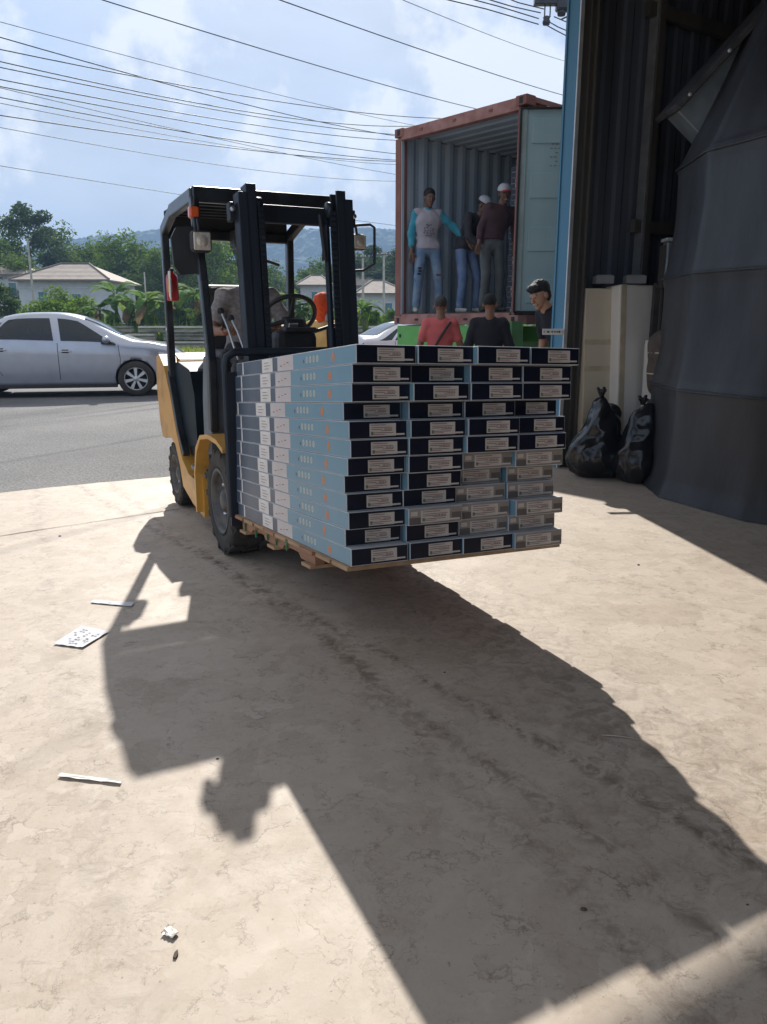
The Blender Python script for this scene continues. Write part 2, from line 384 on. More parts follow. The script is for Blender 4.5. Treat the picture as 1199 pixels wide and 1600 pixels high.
        sdf_into(hm, prs, .0065, .015, lambda P: cf((P - hc) @ HM), wr=.0035 if hair_style == 'mop' else .001, wf=90); hm.build('hair', root, fix=False)
    if hat == 'cap' or hat == 'cap2':
        cm = mat('cap_white', (0.55, 0.55, 0.58), .7); rm = mat('cap_red', (0.5, 0.03, 0.04), .7); bk = mat('cap_dark', (0.06, 0.07, 0.1), .7)
        h_ = MB(); a, b = (cm, rm) if hat == 'cap' else (cm, bk)
        sdf_into(h_, [(hel((0, .02, .07), (.088, .104, .078)), a)], .0065, .01, lambda P: -(((P - hc) @ HM)[:, 2] - .055)); h_.build('cap', root, fix=False)
        h_ = MB(); sdf_into(h_, [(('el', np.array(X((0, -.105, .06))), np.array((.07, .065, .009)), HM, None, None), b)], .006, .01); h_.build('cap_peak', root, fix=False)
    return root, D

# ================================================================== SETTING: ground, road, slab, hills
WD = Vector((math.cos(R(32)), math.sin(R(32)), 0)); WN = Vector((-WD.y, WD.x, 0)); JB = Vector((1.62, 7.5, 0))   # front wall line of the warehouse, outward normal, door jamb
def struct(mb, name, **k): return tagit(mb.build(name, **k), kind='structure')
# earth / grass sheet to the horizon
gm = mat('earth_grass', (0.10, 0.12, 0.04), 0.95, col2=(0.14, 0.11, 0.07), scale=0.6, bump=0.4, bscale=8)
m = MB(); m.add([(-1250, -150, -.03), (1250, -150, -.03), (1250, 1900, -.03), (-1250, 1900, -.03)], [(0, 1, 2, 3)], gm); struct(m, 'ground')
# asphalt
asp = mat('asphalt', (0.185, 0.182, 0.18), 0.85, col2=(0.105, 0.105, 0.108), scale=0.55, bump=0.9, bscale=90, detail=12, lohi=(.3, .7))
t = asp.node_tree; b_ = t.nodes['Principled BSDF']; src = b_.inputs['Base Color'].links[0].from_socket
n_ = t.nodes.new('ShaderNodeTexNoise'); n_.inputs['Scale'].default_value = 45; n_.inputs['Detail'].default_value = 3; t.links.new(t.nodes['Mapping'].outputs[0], n_.inputs['Vector'])
r_ = t.nodes.new('ShaderNodeMapRange'); r_.inputs[1].default_value = .35; r_.inputs[2].default_value = .65; r_.inputs[3].default_value = .6; r_.inputs[4].default_value = 1.35; t.links.new(n_.outputs[0], r_.inputs[0])
mu = t.nodes.new('ShaderNodeMix'); mu.data_type = 'RGBA'; mu.blend_type = 'MULTIPLY'; mu.inputs[0].default_value = 1; t.links.new(src, mu.inputs[6]); t.links.new(r_.outputs[0], mu.inputs[7]); t.links.new(mu.outputs[2], b_.inputs['Base Color'])
m = MB(); m.add([(-90, 2, 0 - .004), (90, 2, -.004), (90, 35.6, -.004), (-90, 35.6, -.004)], [(0, 1, 2, 3)], asp); struct(m, 'road')
# concrete slab of the yard and the warehouse, with a worn irregular edge to the asphalt
cm = bpy.data.materials.new('floor_concrete'); cm.use_nodes = True; t = cm.node_tree; TN = t.nodes; TL = t.links; b = TN['Principled BSDF']
b.inputs['Roughness'].default_value = 0.62
def tn(ty, **k):
    n = TN.new(ty)
    for a, v in k.items(): setattr(n, a, v)
    return n
tcn = tn('ShaderNodeTexCoord')
def noise(sc_, det=6, dist=0.0, rough=.55, vec=None, rot=0, stretch=(1, 1, 1)):
    mp = tn('ShaderNodeMapping'); mp.inputs['Rotation'].default_value = (0, 0, rot); mp.inputs['Scale'].default_value = stretch; TL.new(tcn.outputs['Object'], mp.inputs[0])
    n = tn('ShaderNodeTexNoise'); n.inputs['Scale'].default_value = sc_; n.inputs['Detail'].default_value = det; n.inputs['Distortion'].default_value = dist; n.inputs['Roughness'].default_value = rough
    TL.new(mp.outputs[0], n.inputs['Vector']); return n.outputs[0]
def rng(v, a, b2, c=0.0, d=1.0):
    r = tn('ShaderNodeMapRange'); r.inputs[1].default_value = a; r.inputs[2].default_value = b2; r.inputs[3].default_value = c; r.inputs[4].default_value = d
    TL.new(v, r.inputs[0]); return r.outputs[0]
def mul(a, b2):
    x = tn('ShaderNodeMath', operation='MULTIPLY')
    for i, v in enumerate((a, b2)):
        if hasattr(v, 'links'): TL.new(v, x.inputs[i])
        else: x.inputs[i].default_value = v
    return x.outputs[0]
def mx(fac, a, c):
    x = tn('ShaderNodeMix', data_type='RGBA')
    TL.new(fac, x.inputs[0]) if hasattr(fac, 'links') else setattr(x.inputs[0], 'default_value', fac)
    for i, v in ((6, a), (7, c)):
        if hasattr(v, 'links'): TL.new(v, x.inputs[i])
        else: x.inputs[i].default_value = (*v, 1)
    return x.outputs[2]
big = rng(noise(0.8, 5, .6), .35, .65)
mid = rng(noise(3.2, 8, 2.2), .4, .62)
swirl = rng(noise(2.6, 9, 4.5, .62), .47, .53)          # trowel swirls
swirl2 = rng(noise(6.5, 8, 6.0, .6), .485, .515)
c_ = mx(big, (0.425, 0.340, 0.262), (0.50, 0.412, 0.328))
c_ = mx(mul(mid, .30), c_, (0.57, 0.485, 0.40))
c_ = mx(mul(rng(noise(1.7, 6, 1.2), .50, .62), .20), c_, (0.36, 0.27, 0.20))
vor = tn('ShaderNodeTexVoronoi', feature='DISTANCE_TO_EDGE'); vor.inputs['Scale'].default_value = 2.3
mpv = tn('ShaderNodeMapping'); TL.new(tcn.outputs['Object'], mpv.inputs[0])
nv = tn('ShaderNodeTexNoise'); nv.inputs['Scale'].default_value = 3.5; nv.inputs['Detail'].default_value = 8; TL.new(mpv.outputs[0], nv.inputs['Vector'])
va = tn('ShaderNodeMix', data_type='RGBA'); va.blend_type = 'ADD'; va.inputs[0].default_value = .55; TL.new(mpv.outputs[0], va.inputs[6]); TL.new(nv.outputs['Color'], va.inputs[7]); TL.new(va.outputs[2], vor.inputs['Vector'])
crack = mul(rng(vor.outputs['Distance'], .0, .011, 1, 0), rng(noise(1.9, 4, .5), .57, .64))
fine = mul(rng(noise(14, 10, 7.0, .7), .492, .5), rng(noise(14, 10, 7.0, .7), .508, .5))
c_ = mx(mul(mul(fine, rng(noise(1.4, 4), .42, .54)), 1.0), c_, (0.15, 0.112, 0.085))
arc = mul(rng(noise(5.0, 12, 3.2, .74), .478, .5), rng(noise(5.0, 12, 3.2, .74), .522, .5)); c_ = mx(mul(mul(arc, rng(noise(2.3, 3, 0, .5, stretch=(1, 1, 3)), .45, .56)), .50), c_, (0.22, 0.172, 0.135))
c_ = mx(mul(rng(noise(26, 12, .5, .75), .42, .58), .12), c_, (0.62, 0.56, 0.5))
c_ = mx(mul(rng(noise(18, 12, 1.5, .8), .50, .64), .14), c_, (0.22, 0.175, 0.14))
wv = tn('ShaderNodeMix', data_type='RGBA'); wv.blend_type = 'ADD'; wv.inputs[0].default_value = .9; TL.new(tcn.outputs['Object'], wv.inputs[6])
nw = tn('ShaderNodeTexNoise'); nw.inputs['Scale'].default_value = 2.2; nw.inputs['Detail'].default_value = 7; nw.inputs['Roughness'].default_value = .62; TL.new(tcn.outputs['Object'], nw.inputs['Vector']); TL.new(nw.outputs['Color'], wv.inputs[7])
for vs_, am, eg in ((4.2, .44, .66), (9.5, .34, .52)):    # overlapping trowel patches with broken dark edges
    v1 = tn('ShaderNodeTexVoronoi'); v1.inputs['Scale'].default_value = vs_; TL.new(wv.outputs[2], v1.inputs['Vector']); sc1 = tn('ShaderNodeSeparateColor'); TL.new(v1.outputs['Color'], sc1.inputs[0])
    c_ = mx(mul(rng(sc1.outputs[0], .25, .9), am), c_, (0.585, 0.50, 0.415)); c_ = mx(mul(rng(sc1.outputs[1], .55, .95), am * .55), c_, (0.33, 0.255, 0.19))
    v2 = tn('ShaderNodeTexVoronoi', feature='DISTANCE_TO_EDGE'); v2.inputs['Scale'].default_value = vs_; TL.new(wv.outputs[2], v2.inputs['Vector'])
    c_ = mx(mul(mul(rng(v2.outputs['Distance'], .0, .035, 1, 0), rng(noise(5 * vs_ / 3.2, 5, 1), .5, .6)), eg), c_, (0.15, 0.112, 0.082))
for an_, of_ in ((.5, 0), (2.0, 7), (-.7, 3)):   # hair-like scratches in patches
    st_ = rng(noise(9, 6, .6, .7, rot=an_, stretch=(1, 9, 1)), .60, .68); c_ = mx(mul(mul(st_, rng(noise(1.6 + of_ * .1, 3, .4, rot=of_), .53, .60)), .35), c_, (0.20, 0.155, 0.12))
# tyre scuffs and a brown dirt stain running along the truck's path
sx = tn('ShaderNodeSeparateXYZ'); TL.new(tcn.outputs['Object'], sx.inputs[0])
def lin(a, bb, c):
    x = tn('ShaderNodeMath', operation='MULTIPLY_ADD'); x.inputs[1].default_value = a; x.inputs[2].default_value = c; TL.new(sx.outputs[0], x.inputs[0])
    y = tn('ShaderNodeMath', operation='MULTIPLY_ADD'); y.inputs[1].default_value = bb; TL.new(sx.outputs[1], y.inputs[0]); TL.new(x.outputs[0], y.inputs[2]); return y.outputs[0]
wob = noise(.7, 2)
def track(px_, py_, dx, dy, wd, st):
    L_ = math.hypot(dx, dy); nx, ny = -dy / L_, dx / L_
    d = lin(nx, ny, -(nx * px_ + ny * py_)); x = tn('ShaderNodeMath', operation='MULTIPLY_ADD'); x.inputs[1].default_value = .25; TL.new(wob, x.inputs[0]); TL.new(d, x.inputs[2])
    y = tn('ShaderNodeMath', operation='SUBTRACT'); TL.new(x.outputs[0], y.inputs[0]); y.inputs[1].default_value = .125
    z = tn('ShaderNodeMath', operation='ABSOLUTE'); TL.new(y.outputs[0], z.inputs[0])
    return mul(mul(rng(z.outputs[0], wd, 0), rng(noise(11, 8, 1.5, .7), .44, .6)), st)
for a_ in ((.50, 3.3, .40, -.95, .60, .45), (.75, 2.05, .75, -1.0, .05, .75), (.30, 2.3, .62, -1.0, .06, .55), (-.1, 2.9, .42, -.9, .08, .45), (-1.5, 3.4, .42, -.9, .10, .3), (1.6, 3.6, .5, -.8, .07, .35)):  # wide first band: dirt stain, its brown also darkens and warms the load's shadow
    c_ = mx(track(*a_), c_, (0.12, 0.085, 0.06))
c_ = mx(mul(swirl, .10), c_, (0.62, 0.56, 0.5))
spk = mul(rng(noise(60, 2), .70, .74), .5); c_ = mx(spk, c_, (0.12, .1, .08))
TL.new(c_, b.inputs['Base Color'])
bp = tn('ShaderNodeBump'); bp.inputs['Strength'].default_value = .30; bp.inputs['Distance'].default_value = .005
h1 = tn('ShaderNodeMath', operation='ADD'); TL.new(mul(noise(11, 9, .8, .6), .7), h1.inputs[0]); TL.new(mul(noise(70, 4), .16), h1.inputs[1])
h2 = tn('ShaderNodeMath', operation='SUBTRACT'); TL.new(h1.outputs[0], h2.inputs[0]); h2.inputs[1].default_value = 0
TL.new(h2.outputs[0], bp.inputs['Height']); TL.new(bp.outputs[0], b.inputs['Normal'])
TL.new(rng(mid, 0, 1, .58, .66), b.inputs['Roughness']); b.inputs['Specular IOR Level'].default_value = .42
m = MB(); eo = Vector((-3.19, 6.33, 0)); ed = Vector((math.cos(R(31.8)), math.sin(R(31.8)), 0)); en = Vector((-ed.y, ed.x, 0))
top = []
for i in range(-220, 260):
    s = i * .06; p = eo + ed * s + en * (mnoise.noise(Vector((s * 1.1, 3, 0))) * .09 + mnoise.noise(Vector((s * 7, 9, 0))) * .02); top.append((p.x, p.y, 0))
P0 = Vector(top[0]) - en * 24; P1 = Vector(top[-1]) - en * 24
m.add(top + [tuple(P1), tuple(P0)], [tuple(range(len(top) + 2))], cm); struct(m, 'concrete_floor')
jm = mat('joint_dark', (0.16, 0.13, 0.11), 0.9)
m = MB(); jo = Vector((-2.54, 4.96, .003)); jd = (Vector((-1.67, 5.65, .003)) - jo).normalized(); jn = Vector((-jd.y, jd.x, 0)); L = []; Rr = []
for i in range(-60, 120):
    s = i * .08; wd_ = .004 + .004 * mnoise.noise(Vector((s * 3, 0, 0))); p = jo + jd * s + jn * .01 * mnoise.noise(Vector((s * 2, 5, 0))); L.append(tuple(p + jn * wd_)); Rr.append(tuple(p - jn * wd_))
n = len(L); m.add(L + Rr, [(i, i + 1, n + i + 1, n + i) for i in range(n - 1)], jm); struct(m, 'floor_joint')
# far side of the road: kerb, grass verge
m = MB(); kc = mat('kerb_pale', (0.55, 0.53, 0.48), .8)
for i in range(-14, 30): m.box((i * 1.5 - 8, 35.8, .06), (1.49, .25, .16), kc, bev=.01)
struct(m, 'kerb')
vg = mat('verge_grass', (0.20, 0.21, 0.06), .95, col2=(0.13, 0.16, 0.04), scale=2.5, bump=.8, bscale=30)
m = MB(); m.add([(-60, 35.93, .10), (60, 35.93, .10), (60, 42, .12), (-60, 42, .12)], [(0, 1, 2, 3)], vg); struct(m, 'verge')
gr = leafmat('grass_blade', (0.22, 0.27, 0.05), (0.12, 0.17, 0.03)); m = MB()
for i in range(5200):
    x, y = random.uniform(-28, 12), random.uniform(36, 41.6); h = random.uniform(.06, .28); a = random.uniform(0, 6.28); q = (math.cos(a) * .03, math.sin(a) * .03); l = random.uniform(-.1, .1)
    m.add([(x - q[0], y - q[1], .1), (x + q[0], y + q[1], .1), (x + l, y + l, .1 + h)], [(0, 1, 2)], gr)
tagit(m.build('grass', fix=False), kind='stuff')
# wooded hills, far away
hm_ = mat('hill_forest', (0.045, 0.085, 0.045), .95, col2=(0.025, 0.05, 0.03), scale=.035, detail=8)
def hill(x0, x1, y0, dep, prof, name, seed):
    nx, ny = 620, 64; vs = []; 
    for j in range(ny):
        for i in range(nx):
            x = x0 + (x1 - x0) * i / (nx - 1); v = j / (ny - 1); y = y0 + dep * v
            h = prof(x) * math.sin(min(1, v * 1.15) * math.pi / 2) ** 1.0
            bmp = (1 - abs(mnoise.noise(Vector((x * .085, y * .085, seed)))) * 2) * 5 + (1 - abs(mnoise.noise(Vector((x * .2, y * .2, seed + 3)))) * 2) * 2.5 + mnoise.noise(Vector((x * .012, y * .012, seed))) * 14
            vs.append((x, y, h + bmp * min(1, v * 5) - .5 if j else -2))
    fs = [(j * nx + i, j * nx + i + 1, (j + 1) * nx + i + 1, (j + 1) * nx + i) for j in range(ny - 1) for i in range(nx - 1)]
    mm = MB(); mm.add(vs, fs, hm_); return struct(mm, name, fix=False)
def itp(pts):
    def f(x):
        if x <= pts[0][0]: return pts[0][1]
        for (a, b1), (c, d1) in zip(pts, pts[1:]):
            if x <= c:
                u_ = (x - a) / (c - a); u_ = u_ * u_ * (3 - 2 * u_); return b1 + (d1 - b1) * u_
        return pts[-1][1]
    return f
# heights at x for a ridge at about 1000 m
hill(-1100, 900, 760, 260, itp([(-1100, 10), (-560, 12), (-470, 52), (-400, 88), (-330, 101), (-200, 99), (-60, 108), (60, 108), (190, 92), (330, 60), (600, 70), (900, 30)]), 'hill', 1.0)

# ================================================================== WAREHOUSE
BLUE = mat('blue_paint', (0.065, 0.215, 0.35), .45, col2=(0.085, 0.25, 0.39), scale=3, stretch=(1, 1, .25), bump=.05)
WEDGE = mat('galvanised_edge', (0.62, 0.64, 0.66), .45, .3)
STEELD = mat('dark_sheet', (0.085, 0.095, 0.120), .55, .1, var=.35, scale=2.0, stretch=(1, 1, .08))
STEELB = mat('brown_steel', (0.095, 0.090, 0.082), .5, .1, var=.35, scale=3, stretch=(1, 1, .12))
INNER = mat('inner_sheet', (0.10, 0.075, 0.055), .7, .0, var=.3, scale=1, stretch=(1, 1, .1))
root = empty('warehouse', tuple(JB), R(32), 'dark steel warehouse with blue door edge and tall corrugated walls around the yard floor', 'warehouse')
CHE = mat('dull_edge', (0.20, 0.21, 0.22), .5, .2)
def corr(mb, x0, x1, y, z0, z1, m, pitch=.19, dep=.035):
    xs = []; x = x0
    while x < x1:
        for a, d in ((0, 0), (.35, 0), (.5, 1), (.85, 1)): xs.append((x + a * pitch, y + d * dep))
        x += pitch
    vs = [(a, c, z0) for a, c in xs] + [(a, c, z1) for a, c in xs]; n = len(xs); mb.add(vs, [(i, i + 1, n + i + 1, n + i) for i in range(n - 1)], m)
m = MB(); m.box((.075, .03, 2.48), (.03, .13, 4.96), BLUE, bev=.004); m.box((.071, .105, 2.48), (.045, .02, 4.96), BLUE); m.build('door_edge', root)
m = MB(); m.box((.076, -.044, 2.48), (.044, .016, 4.96), WEDGE, bev=.003); m.build('edge_angle', root)
m = MB(); m.box((.195, -.02, 2.48), (.19, .02, 4.96), STEELB); m.box((.195, .16, 2.48), (.19, .02, 4.96), STEELB); m.box((.2, .05, 2.48), (.014, .2, 4.96), STEELB); m.box((.275, -.045, 2.48), (.03, .03, 4.96), STEELB, bev=.004); m.build('column', root)
m = MB(); corr(m, .33, 8.6, .12, 0, 5.0, STEELD, .24, .016); m.build('front_wall', root, fix=False)
m = MB(); m.box((1.10, .05, 2.48), (.016, .10, 4.96), CHE); m.box((1.15, .0, 2.48), (.08, .02, 4.96), STEELB); m.build('door_frame', root)
m = MB(); 
for z in (2.3, 4.2): m.box((4.6, .05, z), (7.2, .06, .12), STEELB)
m.build('wall_rail', root)
m = MB(); corr(m, -7, 7, 0, 0, 5.0, INNER); o = m.build('side_wall', root, fix=False); o.rotation_euler = (0, 0, R(90)); o.location = (8.6, -7, 0)
m = MB(); corr(m, -6, 8.6, -14.2, 0, 5.0, INNER); m.build('back_wall', root, fix=False)
m = MB(); m.box((1.5, -6.45, 5.03), (14.6, 15.5, .06), INNER); m.build('roof', root)
m = MB()
for y in (-1.5, -4.5, -7.5, -10.5): m.box((1.5, y, 4.84), (14.4, .12, .26), STEELB)
m.build('rafter', root)
m = MB(); m.box((-5.7, .0, 2.48), (.25, .25, 4.96), STEELB); m.build('post', root)
# measuring strip screwed across the door edge
tapem = mat('white_plate', (0.72, 0.72, 0.70), .5); ink = mat('ink_dark', (0.03, 0.03, 0.04), .6)
m = MB(); c = patY(865, 518.5, 7.30); m.box((0, 0, 0), (.205, .008, .052), tapem, bev=.003)
for i, x in enumerate((-.088, -.056, -.046, -.02, -.008, .012, .03, .04, .055, .086)): m.box((x, -.0055, 0), (.005 + .004 * (i % 3), .003, .016 - .004 * (i % 2)), ink)
o = m.build('sign_plate'); o.location = c; o.rotation_euler = (0, 0, R(3)); tagit(o, 'small white plate with tiny dark marks across the blue door edge', 'sign')
m = MB(); m.box((0, 0, 0), (.012, .14, .012), WEDGE); o = m.build('bracket', o); o.location = (.08, .07, 0)

CHP = patY(1074, 200, 7.0)
# ---- black shrouded silo
SH = mat('black_fabric', (0.030, 0.032, 0.037), .5, var=.35, scale=3, bump=.25, bscale=25, stretch=(1, 1, .3), spec=.5)
SC = Vector((3.97, 6.42, 0)); root = empty('shrouded_silo', tuple(SC), 0, 'huge silo wrapped in black cloth standing against the dark right side', 'silo')
def silo_r(a, z):
    NS = 13; seg = 2 * math.pi / NS; d = ((a + .08) % seg) - seg / 2; r = math.cos(seg / 2) / math.cos(d) * 1.735
    for zr in (.86, 1.74, 2.6):
        dz = z - zr; r += .014 * math.exp(-(dz / .035) ** 2) 
    ph = (z % .87) / .87; r -= .022 * math.sin(math.pi * ph) if z < 2.6 else 0
    if z < .14: r += .035 * (1 - z / .14)
    r -= .05 * min(z, 2.6)
    if z > 2.6: r -= (z - 2.6) * .42
    r += .012 * mnoise.noise(Vector((math.cos(a) * 5, math.sin(a) * 5, z * 1.2))) + .006 * mnoise.noise(Vector((math.cos(a) * 18, math.sin(a) * 18, z * 3)))
    return max(r, .25)
m = MB(); nz = 150; na = 192; zs = [4.9 * i / nz for i in range(nz + 1)]
vs = [(silo_r(2 * math.pi * k / na, z) * math.cos(2 * math.pi * k / na), silo_r(2 * math.pi * k / na, z) * math.sin(2 * math.pi * k / na), z + .004) for z in zs for k in range(na)]
m.add(vs, [(i * na + k, i * na + (k + 1) % na, (i + 1) * na + (k + 1) % na, (i + 1) * na + k) for i in range(nz) for k in range(na)], SH, True); m.build('shroud', root)
m = MB()
for zr in (.86, 1.74, 2.6):
    m.tube([(silo_r(2 * math.pi * k / 96, zr) * math.cos(2 * math.pi * k / 96) * 1.002, silo_r(2 * math.pi * k / 96, zr) * math.sin(2 * math.pi * k / 96) * 1.002, zr) for k in range(97)], .010, SH, 6, cap=False)
m.build('hoop', root)
# sloping steel chute behind the silo top
root = empty('loading_chute', tuple(CHP), 0, 'sloping grey steel chute rising behind the top of the wrapped silo', 'chute')
CH = mat('chute_grey', (0.20, 0.235, 0.26), .45, .4, var=.2, scale=5); CHD = mat('chute_dark', (0.07, 0.07, 0.075), .5, .3, var=.3, scale=8)
a = Vector((0, 0, 0)); d = Vector((1.0, -.12, 1.12)).normalized(); m = MB(); m.bar(a - Vector((0, 0, .02)), a + d * 2.35, .36, .3, CH, up=(0, 1, 0), bev=.01); m.build('channel', root)
m = MB(); nrm = Vector((-d.z, 0, d.x)).normalized(); m.bar(a + nrm * .20 - d * .04, a + d * 2.42 + nrm * .20, .05, .62, CHD, up=(0, 1, 0), bev=.006); m.bar(a - nrm * .20, a + d * 2.35 - nrm * .20, .04, .44, CHD, up=(0, 1, 0)); m.build('flange', root)
for k in range(6): m = MB(); m.lathe([(.0, -.31), (.014, -.31), (.014, -.322), (0, -.322)], WEDGE, 8, 'y', tuple(a + nrm * .20 + d * (.05 + k * .40))); m.build('bolt', root)
m = MB(); m.box((1.5, .25, -.8), (.1, .1, 4.0), CHD); m.build('leg', root)

# ---- leaning panels and boards behind the bags
PW = mat('white_panel', (0.82, 0.79, 0.73), .5, col2=(0.77, 0.74, 0.68), scale=1.5); PB = mat('carton_beige', (0.68, 0.60, 0.46), .7, col2=(0.62, 0.54, 0.41), scale=4, stretch=(1, 1, .2)); PD = mat('rack_dark', (0.055, 0.05, 0.05), .6, var=.3)
TAP = mat('tape_clear', (0.55, 0.47, 0.33), .3)
def at(px, Y, z): 
    q = R(13.556); ry = math.cos(q); d_ = Y * ry - (z - 1.362) * math.sin(q); return Vector(((px - 599.5) / 1216 * d_, Y, z))
def panel(x0p, x1p, Y0, Y1, H, m1, thick, lean, label, name, cat, extra=None):
    A = at(x0p, Y0, 0); B = at(x1p, Y1, 0); e = (B - A); Lg = e.length; o = empty(name, tuple(A), math.atan2(e.y, e.x), label, cat, None)
    m = MB(); m.M = Matrix.Rotation(lean, 4, 'X'); m.box((Lg / 2, thick / 2, H / 2), (Lg, thick, H), m1, bev=.012); m.build('panel', o)
    return o, Lg
o, Lg = panel(908, 966, 7.50, 7.60, 1.70, PB, .10, R(-4), 'tall beige carton leaning upright against the dark wall', 'tall_carton', 'carton')
for z in (.45, .95, 1.2): m = MB(); m.M = Matrix.Rotation(R(-4), 4, 'X'); m.box((Lg / 2, -.002, z), (Lg * .98, .003, .05), TAP); m.build('tape', o)
o, Lg = panel(962, 1031, 7.46, 7.66, 1.73, PW, .22, R(-4), 'tall white board leaning behind the two black bags', 'leaning_board', 'board')
m = MB(); m.M = Matrix.Rotation(R(-4), 4, 'X'); m.box((Lg - .07, -.002, 1.62), (.035, .004, .06), mat('label_gold', (.25, .2, .1), .5)); m.box((.045, -.003, .9), (.06, .004, 1.66), TAP); m.build('label', o)
o, Lg = panel(1012, 1050, 7.33, 7.38, 1.20, PW, .2, R(-2), 'short white box between the white panel and wrapped silo', 'white_box', 'box')
m = MB(); m.box((Lg / 2, .1, 1.205), (Lg + .02, .22, .02), PW, bev=.004); m.build('lid', o)
for i, (x0, x1, z0, z1, lb) in enumerate(((1014, 1026, 1.23, 1.74, 'dark narrow slat nearest the white panel'), (1024, 1031, 1.23, 1.74, 'middle one of three dark narrow slats'), (1031, 1040, 1.23, 1.74, 'dark narrow slat nearest the wrapped silo'))):
    A = at(x0, 7.62, z0); B = at(x1, 7.62, z0); m = MB(); m.box((0, 0, (z1 - z0) / 2), ((B - A).length * .8, .05, z1 - z0), (PD, STEELB, PD)[i], bev=.006); m.box((0, -.03, (z1 - z0) - .03), ((B - A).length * .5, .02, .02), STEELB)
    o = m.build('slat'); o.location = (A + B) / 2; tagit(o, lb + ', standing above the short white box', 'slat', 'dark slats above the white box')
for i, (x0, x1, lb) in enumerate(((930, 955, 'small pale block on top of the beige carton'), (977, 1005, 'wide pale block on top of the white panel'))):
    A = at(x0, 7.62, 1.73); B = at(x1, 7.66, 1.73); m = MB(); m.box((0, 0, .04), ((B - A).length, .14, .07), mat('grey_block', (.20, .205, .215), .7), bev=.004); m.box((0, 0, .078), ((B - A).length * .8, .1, .01), mat('grey_lid', (.28, .28, .28), .7))
    o = m.build('block'); o.location = (A + B) / 2; tagit(o, lb, 'block')
m = MB(); cc = at(1048, 7.6, 1.9); m.box((0, 0, 0), (.14, .12, .42), CH, bev=.02); m.box((0, -.02, .22), (.18, .16, .03), WEDGE, bev=.006); m.box((-.085, 0, -.02), (.02, .1, .38), STEELB)
o = m.build('steel_cabinet'); o.location = cc; tagit(o, 'narrow pale steel cabinet peeking out left of the wrapped silo', 'cabinet')
m = MB(); m.box((0, 0, 0), (.3, .3, 1.68), PD, bev=.01); m.box((0, -.16, .8), (.2, .02, .04), STEELB); o = m.build('dark_locker'); o.location = at(1056, 7.75, .84); tagit(o, 'dark locker carrying the pale steel cabinet beside the silo', 'locker')
BR = mat('brown_roll', (0.085, 0.065, 0.05), .8, var=.3, scale=8, bump=.5)
m = MB(); pr = [(rc((0, 0, -.15), (0, 0, .15), .15, .16), BR)]; sdf_into(m, pr, .014, .05, wr=.006, wf=14)
for z in (-.08, .1): m.tube([(.158 * math.cos(a), .158 * math.sin(a), z) for a in [k * .35 for k in range(19)]], .006, TAP, 6)
o = m.build('brown_bundle', fix=False); o.location = at(1040, 7.0, 1.02); tagit(o, 'round brown tied bundle half hidden by the wrapped silo', 'bundle')
m = MB(); m.box((0, 0, 0), (.34, .3, .70), PD, bev=.01); m.box((0, -.16, .2), (.3, .02, .03), STEELB); o = m.build('dark_crate'); o.location = at(1044, 7.0, .35); tagit(o, 'dark crate under the round brown bundle', 'crate')

# ---- garbage bags
BAG = mat('black_plastic', (0.012, 0.013, 0.016), .22, var=.2, bump=.9, bscale=9, spec=.6, scale=4)
def bag(loc, rz, prims, label, tie, bs):
    root = empty('garbage_bag', loc, rz, label, 'garbage bag', 'black garbage bags by the wall', bs)
    m = MB(); sdf_into(m, [(p, BAG) for p in prims], .012, .07, lambda P: -P[:, 2])
    V = m.v; out = []
    for p in V:
        q = Vector(p); n1 = 1 - abs(mnoise.noise(Vector((q.x * 5 + 3, q.y * 5, q.z * 3.2)))) * 2; n2 = 1 - abs(mnoise.noise(Vector((q.x * 13, q.y * 13, q.z * 8)))) * 2
        c0 = Vector((0, 0, .3)); dr = (q - c0); dr.z *= .4; dr.normalize(); k = min(1, q.z / .05)
        out.append(tuple(q + dr * (n1 * .028 + n2 * .012 - .02) * k))
    m.v = out; m.build('sack', root, fix=False)
    m = MB(); t_ = Vector(tie)
    for k in range(9):
        a = k * .7 + rz; m.tube([t_, t_ + Vector((math.cos(a) * .02, math.sin(a) * .02, .04)), t_ + Vector((math.cos(a) * .035, math.sin(a) * .035, .045 + .02 * math.sin(k * 2)))], [.018, .016, .010], BAG, 6)
    m.build('knot', root)
B1 = at(934, 7.08, 0); bag((B1.x, B1.y, 0), 0, [rc((-.06, 0, .16), (.06, 0, .16), .19, .19), rc((0, 0, .2), (-.01, 0, .55), .19, .07), rc((0, 0, .4), (.1, .05, .5), .12, .08)], 'black garbage bag with a tall twisted top beside the beige carton', (-.01, 0, .64), 1.15)
B2 = at(994, 6.82, 0); bag((B2.x, B2.y, 0), 1.0, [rc((-.03, 0, .15), (.03, .03, .15), .155, .155), rc((0, 0, .15), (.03, .0, .46), .165, .09), rc((0, 0, .4), (.05, -.05, .56), .08, .05)], 'black garbage bag standing nearest the wrapped silo', (.03, 0, .60), 1.14)

